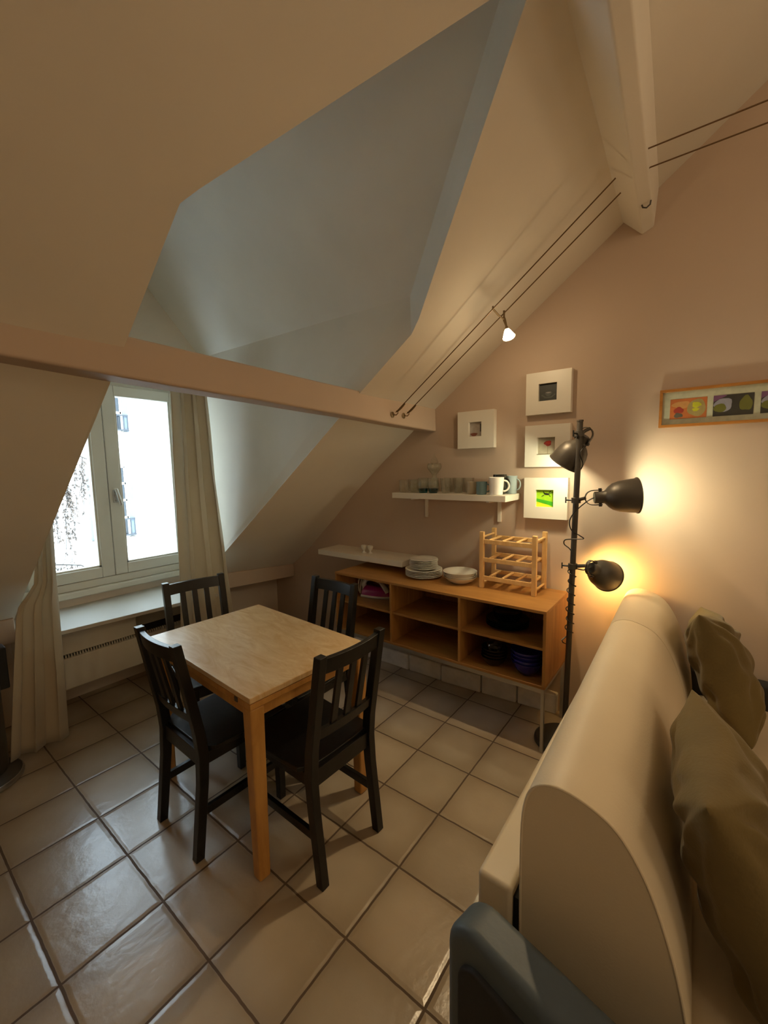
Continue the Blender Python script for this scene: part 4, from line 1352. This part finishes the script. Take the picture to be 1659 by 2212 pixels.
def spotlight(p1, p2, drop, label, power=None):
    o = Vector(p1)
    t_ = thing('cable_spotlight', label, 'lamp', o, 0, 'cable spotlights')
    a_, b_ = Vector((0, 0, 0)), Vector(p2) - o
    g = G()
    g.tube([a_ + Vector((0, 0, 0.012)), a_, a_ + (b_ - a_) * 0.5 + Vector((0, 0, -0.02)), b_ + Vector((0, 0, -0.03))], 0.0045, 8)
    g.tube([b_ + Vector((0, 0, 0.012)), b_, b_ + Vector((0, 0, -0.03))], 0.0055, 8)
    g.build('arm', 'bronze', t_)
    e_ = b_ + Vector(drop)
    G().tube([b_ + Vector((0, 0, -0.02)), b_.lerp(e_, 0.4) + Vector((0, 0.004, 0)), b_.lerp(e_, 0.75), e_], 0.006, 10, [0.006, 0.008, 0.005, 0.012]).build('stem', 'bronze', t_)
    ax = Vector((-0.2, -0.35, -1)).normalized()
    F = frame_from(ax, e_)
    G().lathe([(0.010, -0.004), (0.015, 0.004), (0.028, 0.034), (0.031, 0.042), (0.0, 0.046)], 24, F).build('bulb', 'halogen', t_, smooth=50)
    if power:
        lamp('spotlight_light', 'SPOT', o + e_ + ax * 0.056, power, (1.0, 0.74, 0.42), 0.02, rot=aim(ax), spot_size=R(100), spot_blend=0.7)
        lamp('spotlight_spill', 'POINT', o + e_ + ax * 0.06, 3.2, (1.0, 0.74, 0.42), 0.02)
    return t_
def on1(t_): return A1.lerp(B1, t_)
def on2(t_): return A2.lerp(B2, t_)
spotlight(on1(0.545), on2(0.555), (0.005, -0.015, -0.085), 'lit halogen cable spotlight hanging in front of the pink wall', SPOT_POWER)
# the hook in the upper beam
hk = G()
hk.tube([(0, 0.015, 0.004), (0, 0, 0.0), (0.0, -0.006, -0.016), (0.0, -0.02, -0.022), (0.0, -0.034, -0.012), (0.0, -0.036, 0.004)], 0.0035, 8)
hk = hk.build('screw_hook', 'dark_metal')
hk.location = (2.07, -2.405, 2.785 - 0.075)
tag(hk, 'small dark screw hook under the upper beam', 'hook')

# ------------------------------------------------------------------ sofa
SX0, SX1 = 0.6, 2.30
SO = (1.45, -2.75, 0)
sf = thing('sofa', 'cream upholstered sofa with a rounded back in the right foreground', 'sofa', SO)
G().box(SX0, SX1, -2.384, -2.298, 0.10, 0.555).build('rear_panel', 'leather', sf, SO, bevel=0.012, bseg=4)
G().box(SX0 + 0.012, SX1 - 0.02, -2.46, -2.38, 0.12, 0.53).build('frame', 'gap', sf, SO)  # black filler block that paints the shade between rear panel and backrest
prof = [(-2.408, 0.25), (-2.404, 0.45), (-2.402, 0.62), (-2.403, 0.74), (-2.410, 0.80), (-2.425, 0.838), (-2.452, 0.858), (-2.488, 0.864), (-2.530, 0.856), (-2.572, 0.838), (-2.602, 0.812), (-2.630, 0.772), (-2.655, 0.722), (-2.676, 0.665), (-2.696, 0.60), (-2.713, 0.525), (-2.725, 0.45), (-2.733, 0.36), (-2.736, 0.25)]
def spline(pts, n):
    out = []
    P_ = [pts[0]] + list(pts) + [pts[-1]]
    for i in range(1, len(P_) - 2):
        for k in range(n):
            t = k / n
            out.append(tuple(0.5 * (2 * P_[i][c] + (P_[i + 1][c] - P_[i - 1][c]) * t + (2 * P_[i - 1][c] - 5 * P_[i][c] + 4 * P_[i + 1][c] - P_[i + 2][c]) * t * t + (3 * P_[i][c] - P_[i - 1][c] - 3 * P_[i + 1][c] + P_[i + 2][c]) * t ** 3) for c in (0, 1)))
    return out + [pts[-1]]
prof = spline(prof, 3)
def yaw(x):
    return (x - SX0) / (SX1 - SX0)
def along(xa, xb, n, wob):
    g = G()
    rings = []
    for i in range(n + 1):
        u = i / n
        x = xa + (xb - xa) * u
        q = []
        for (y, z) in prof:
            # slightly rounded at both ends
            e0 = min(u, 1 - u) * (xb - xa)
            sft = 0.010 * max(0, 1 - e0 / 0.03) ** 2
            cy, cz = -2.55, 0.5
            q.append(g.bm.verts.new((x, y + (cy - y) * sft * 1.5 + 0.03 * yaw(x), z + (cz - z) * sft * 1.2 + 0.012 * yaw(x))))
        rings.append(q)
    m = len(prof)
    for a_, b_ in zip(rings, rings[1:]):
        for j in range(m - 1):
            g.bm.faces.new((a_[j], a_[j + 1], b_[j + 1], b_[j]))
    for a_, b_ in zip(rings, rings[1:]):
        g.bm.faces.new((a_[m - 1], a_[0], b_[0], b_[m - 1]))
    g.bm.faces.new(rings[0])
    g.bm.faces.new(list(reversed(rings[-1])))
    return g
bk = along(SX0, 1.752, 40, 1).build('backrest', 'leather', sf, SO, smooth=50)
along(1.756, SX1, 30, 1).build('backrest', 'leather', sf, SO, smooth=50)
g = G()
g.tube([(SX0 + 0.002, y + (-2.55 - y) * 0.012, z + (0.5 - z) * 0.010) for y, z in prof], 0.0035, 8)
g.build('piping', 'leather', bk, SO)
# seat
g = G().box(SX0 + 0.02, SX1 - 0.02, -3.45, -2.70, 0.22, 0.39)
g.build('seat_cushion', 'leather', sf, SO, bevel=0.05, bseg=5)
G().box(SX0 + 0.04, SX1 - 0.04, -3.42, -2.42, 0.08, 0.23).build('base', 'leather', sf, SO, bevel=0.01)
G().box(SX1 - 0.02, SX1 + 0.045, -3.5, -2.62, 0.06, 0.50).build('end_panel', 'grey_leather_dark', sf, SO, bevel=0.02, bseg=3)['label'] = 'dark grey end panel against the wall'
for x in (SX0 + 0.1, SX1 - 0.12):
    for y in (-3.36, -2.46):
        G().tube([(x, y, 0), (x, y, 0.09)], 0.022, 14).build('foot', 'black_plastic', sf, SO)

def cushion(label, center, size, thick, e_u, e_v, seed):
    # e_u: direction along the sofa, e_v: upwards in the cushion's plane
    u_, v_ = Vector(e_u).normalized(), Vector(e_v).normalized()
    nrm = u_.cross(v_).normalized()
    v_ = nrm.cross(u_)
    c = Vector(center)
    g = G()
    n = 46
    grid = {}
    for side in (1, -1):
        for i in range(n + 1):
            for j in range(n + 1):
                a_, b_ = -1 + 2 * i / n, -1 + 2 * j / n
                if side == -1 and (i in (0, n) or j in (0, n)):
                    grid[(side, i, j)] = grid[(1, i, j)]
                    continue
                pinch = 1 - 0.085 * (1 - b_ * b_) * abs(a_) ** 3
                pinch2 = 1 - 0.085 * (1 - a_ * a_) * abs(b_) ** 3
                x = a_ * size / 2 * pinch
                y = b_ * size / 2 * pinch2
                h = thick / 2 * ((1 - abs(a_) ** 2.6) * (1 - abs(b_) ** 2.6)) ** 0.52
                edge = 1 - max(abs(a_), abs(b_))
                q = Vector((a_ * 2.1, b_ * 2.1, seed + side * 3))
                wr = noise.noise(q * 1.3) * 0.016
                # creases running in from the corners
                for (ca_, cb_) in ((-1, 1), (1, 1), (-1, -1), (1, -1)):
                    d_ = math.hypot(a_ - ca_, b_ - cb_)
                    an = math.atan2(b_ - cb_, a_ - ca_)
                    wr += 0.012 * math.sin(an * 13 + seed + 2 * noise.noise(q * 1.5)) * math.exp(-((d_ - 0.5) / 0.38) ** 2)
                wr += 0.010 * math.sin(13 * (b_ + 0.35 * a_) + 3 * noise.noise(q)) * (0.5 + 0.5 * noise.noise(q * 0.7 + Vector((9, 0, 0))))
                h = h + wr * min(1, edge * 4)
                grid[(side, i, j)] = g.bm.verts.new(c + u_ * x + v_ * y + nrm * (side * max(h, 0.0)))
    for side in (1, -1):
        for i in range(n):
            for j in range(n):
                f_ = [grid[(side, i, j)], grid[(side, i + 1, j)], grid[(side, i + 1, j + 1)], grid[(side, i, j + 1)]]
                if side == -1:
                    f_.reverse()
                g.bm.faces.new(f_)
    o = g.build('cushion', 'velvet', None, None, smooth=80, subsurf=1)
    return tag(o, label, 'cushion', 'khaki sofa cushions')
cushion('nearer khaki velvet cushion leaning on the sofa back', (0.93, -2.805, 0.648), 0.53, 0.20, (1, 0.06, -0.02), (0.0, 0.36, 0.93), 2.0)
cushion('farther khaki velvet cushion leaning on the sofa back near the wall', (1.965, -2.80, 0.662), 0.50, 0.20, (0.95, -0.02, -0.2), (0.2, 0.36, 0.9), 7.0)

# ------------------------------------------------------------------ grey armchair beside the sofa end
AC = (0.513, -2.325, 0)
ac = thing('armchair', 'slate grey upholstered armchair in the bottom right corner beside the sofa end', 'armchair', AC, R(-13))
def rounded(y0_, y1_, z0_, z1_, r, n=7):
    pts = [(y0_, z0_), (y1_, z0_)]
    for k in range(n + 1):
        a_ = math.pi / 2 * k / n
        pts.append((y1_ - r + r * math.cos(a_), z1_ - r + r * math.sin(a_)))
    for k in range(n + 1):
        a_ = math.pi / 2 + math.pi / 2 * k / n
        pts.append((y0_ + r + r * math.cos(a_), z1_ - r + r * math.sin(a_)))
    return pts
G().prism(rounded(-3.30, -2.325, 0.16, 0.615, 0.07), 'x', 0.425, 0.515).build('backrest', 'grey_leather', ac, AC, bevel=0.02, bseg=4)
G().prism(rounded(-3.26, -2.365, 0.20, 0.555, 0.05), 'x', 0.413, 0.43).build('back_pad', 'grey_leather_dark', ac, AC, bevel=0.006)
G().box(0.0, 0.43, -3.26, -2.42, 0.16, 0.36).build('seat', 'grey_leather', ac, AC, bevel=0.03, bseg=4)
for x in (0.05, 0.46):
    for y in (-3.22, -2.46):
        G().tube([(x, y, 0), (x, y, 0.17)], 0.018, 12, [0.013, 0.02]).build('leg', 'black_wood', ac, AC)
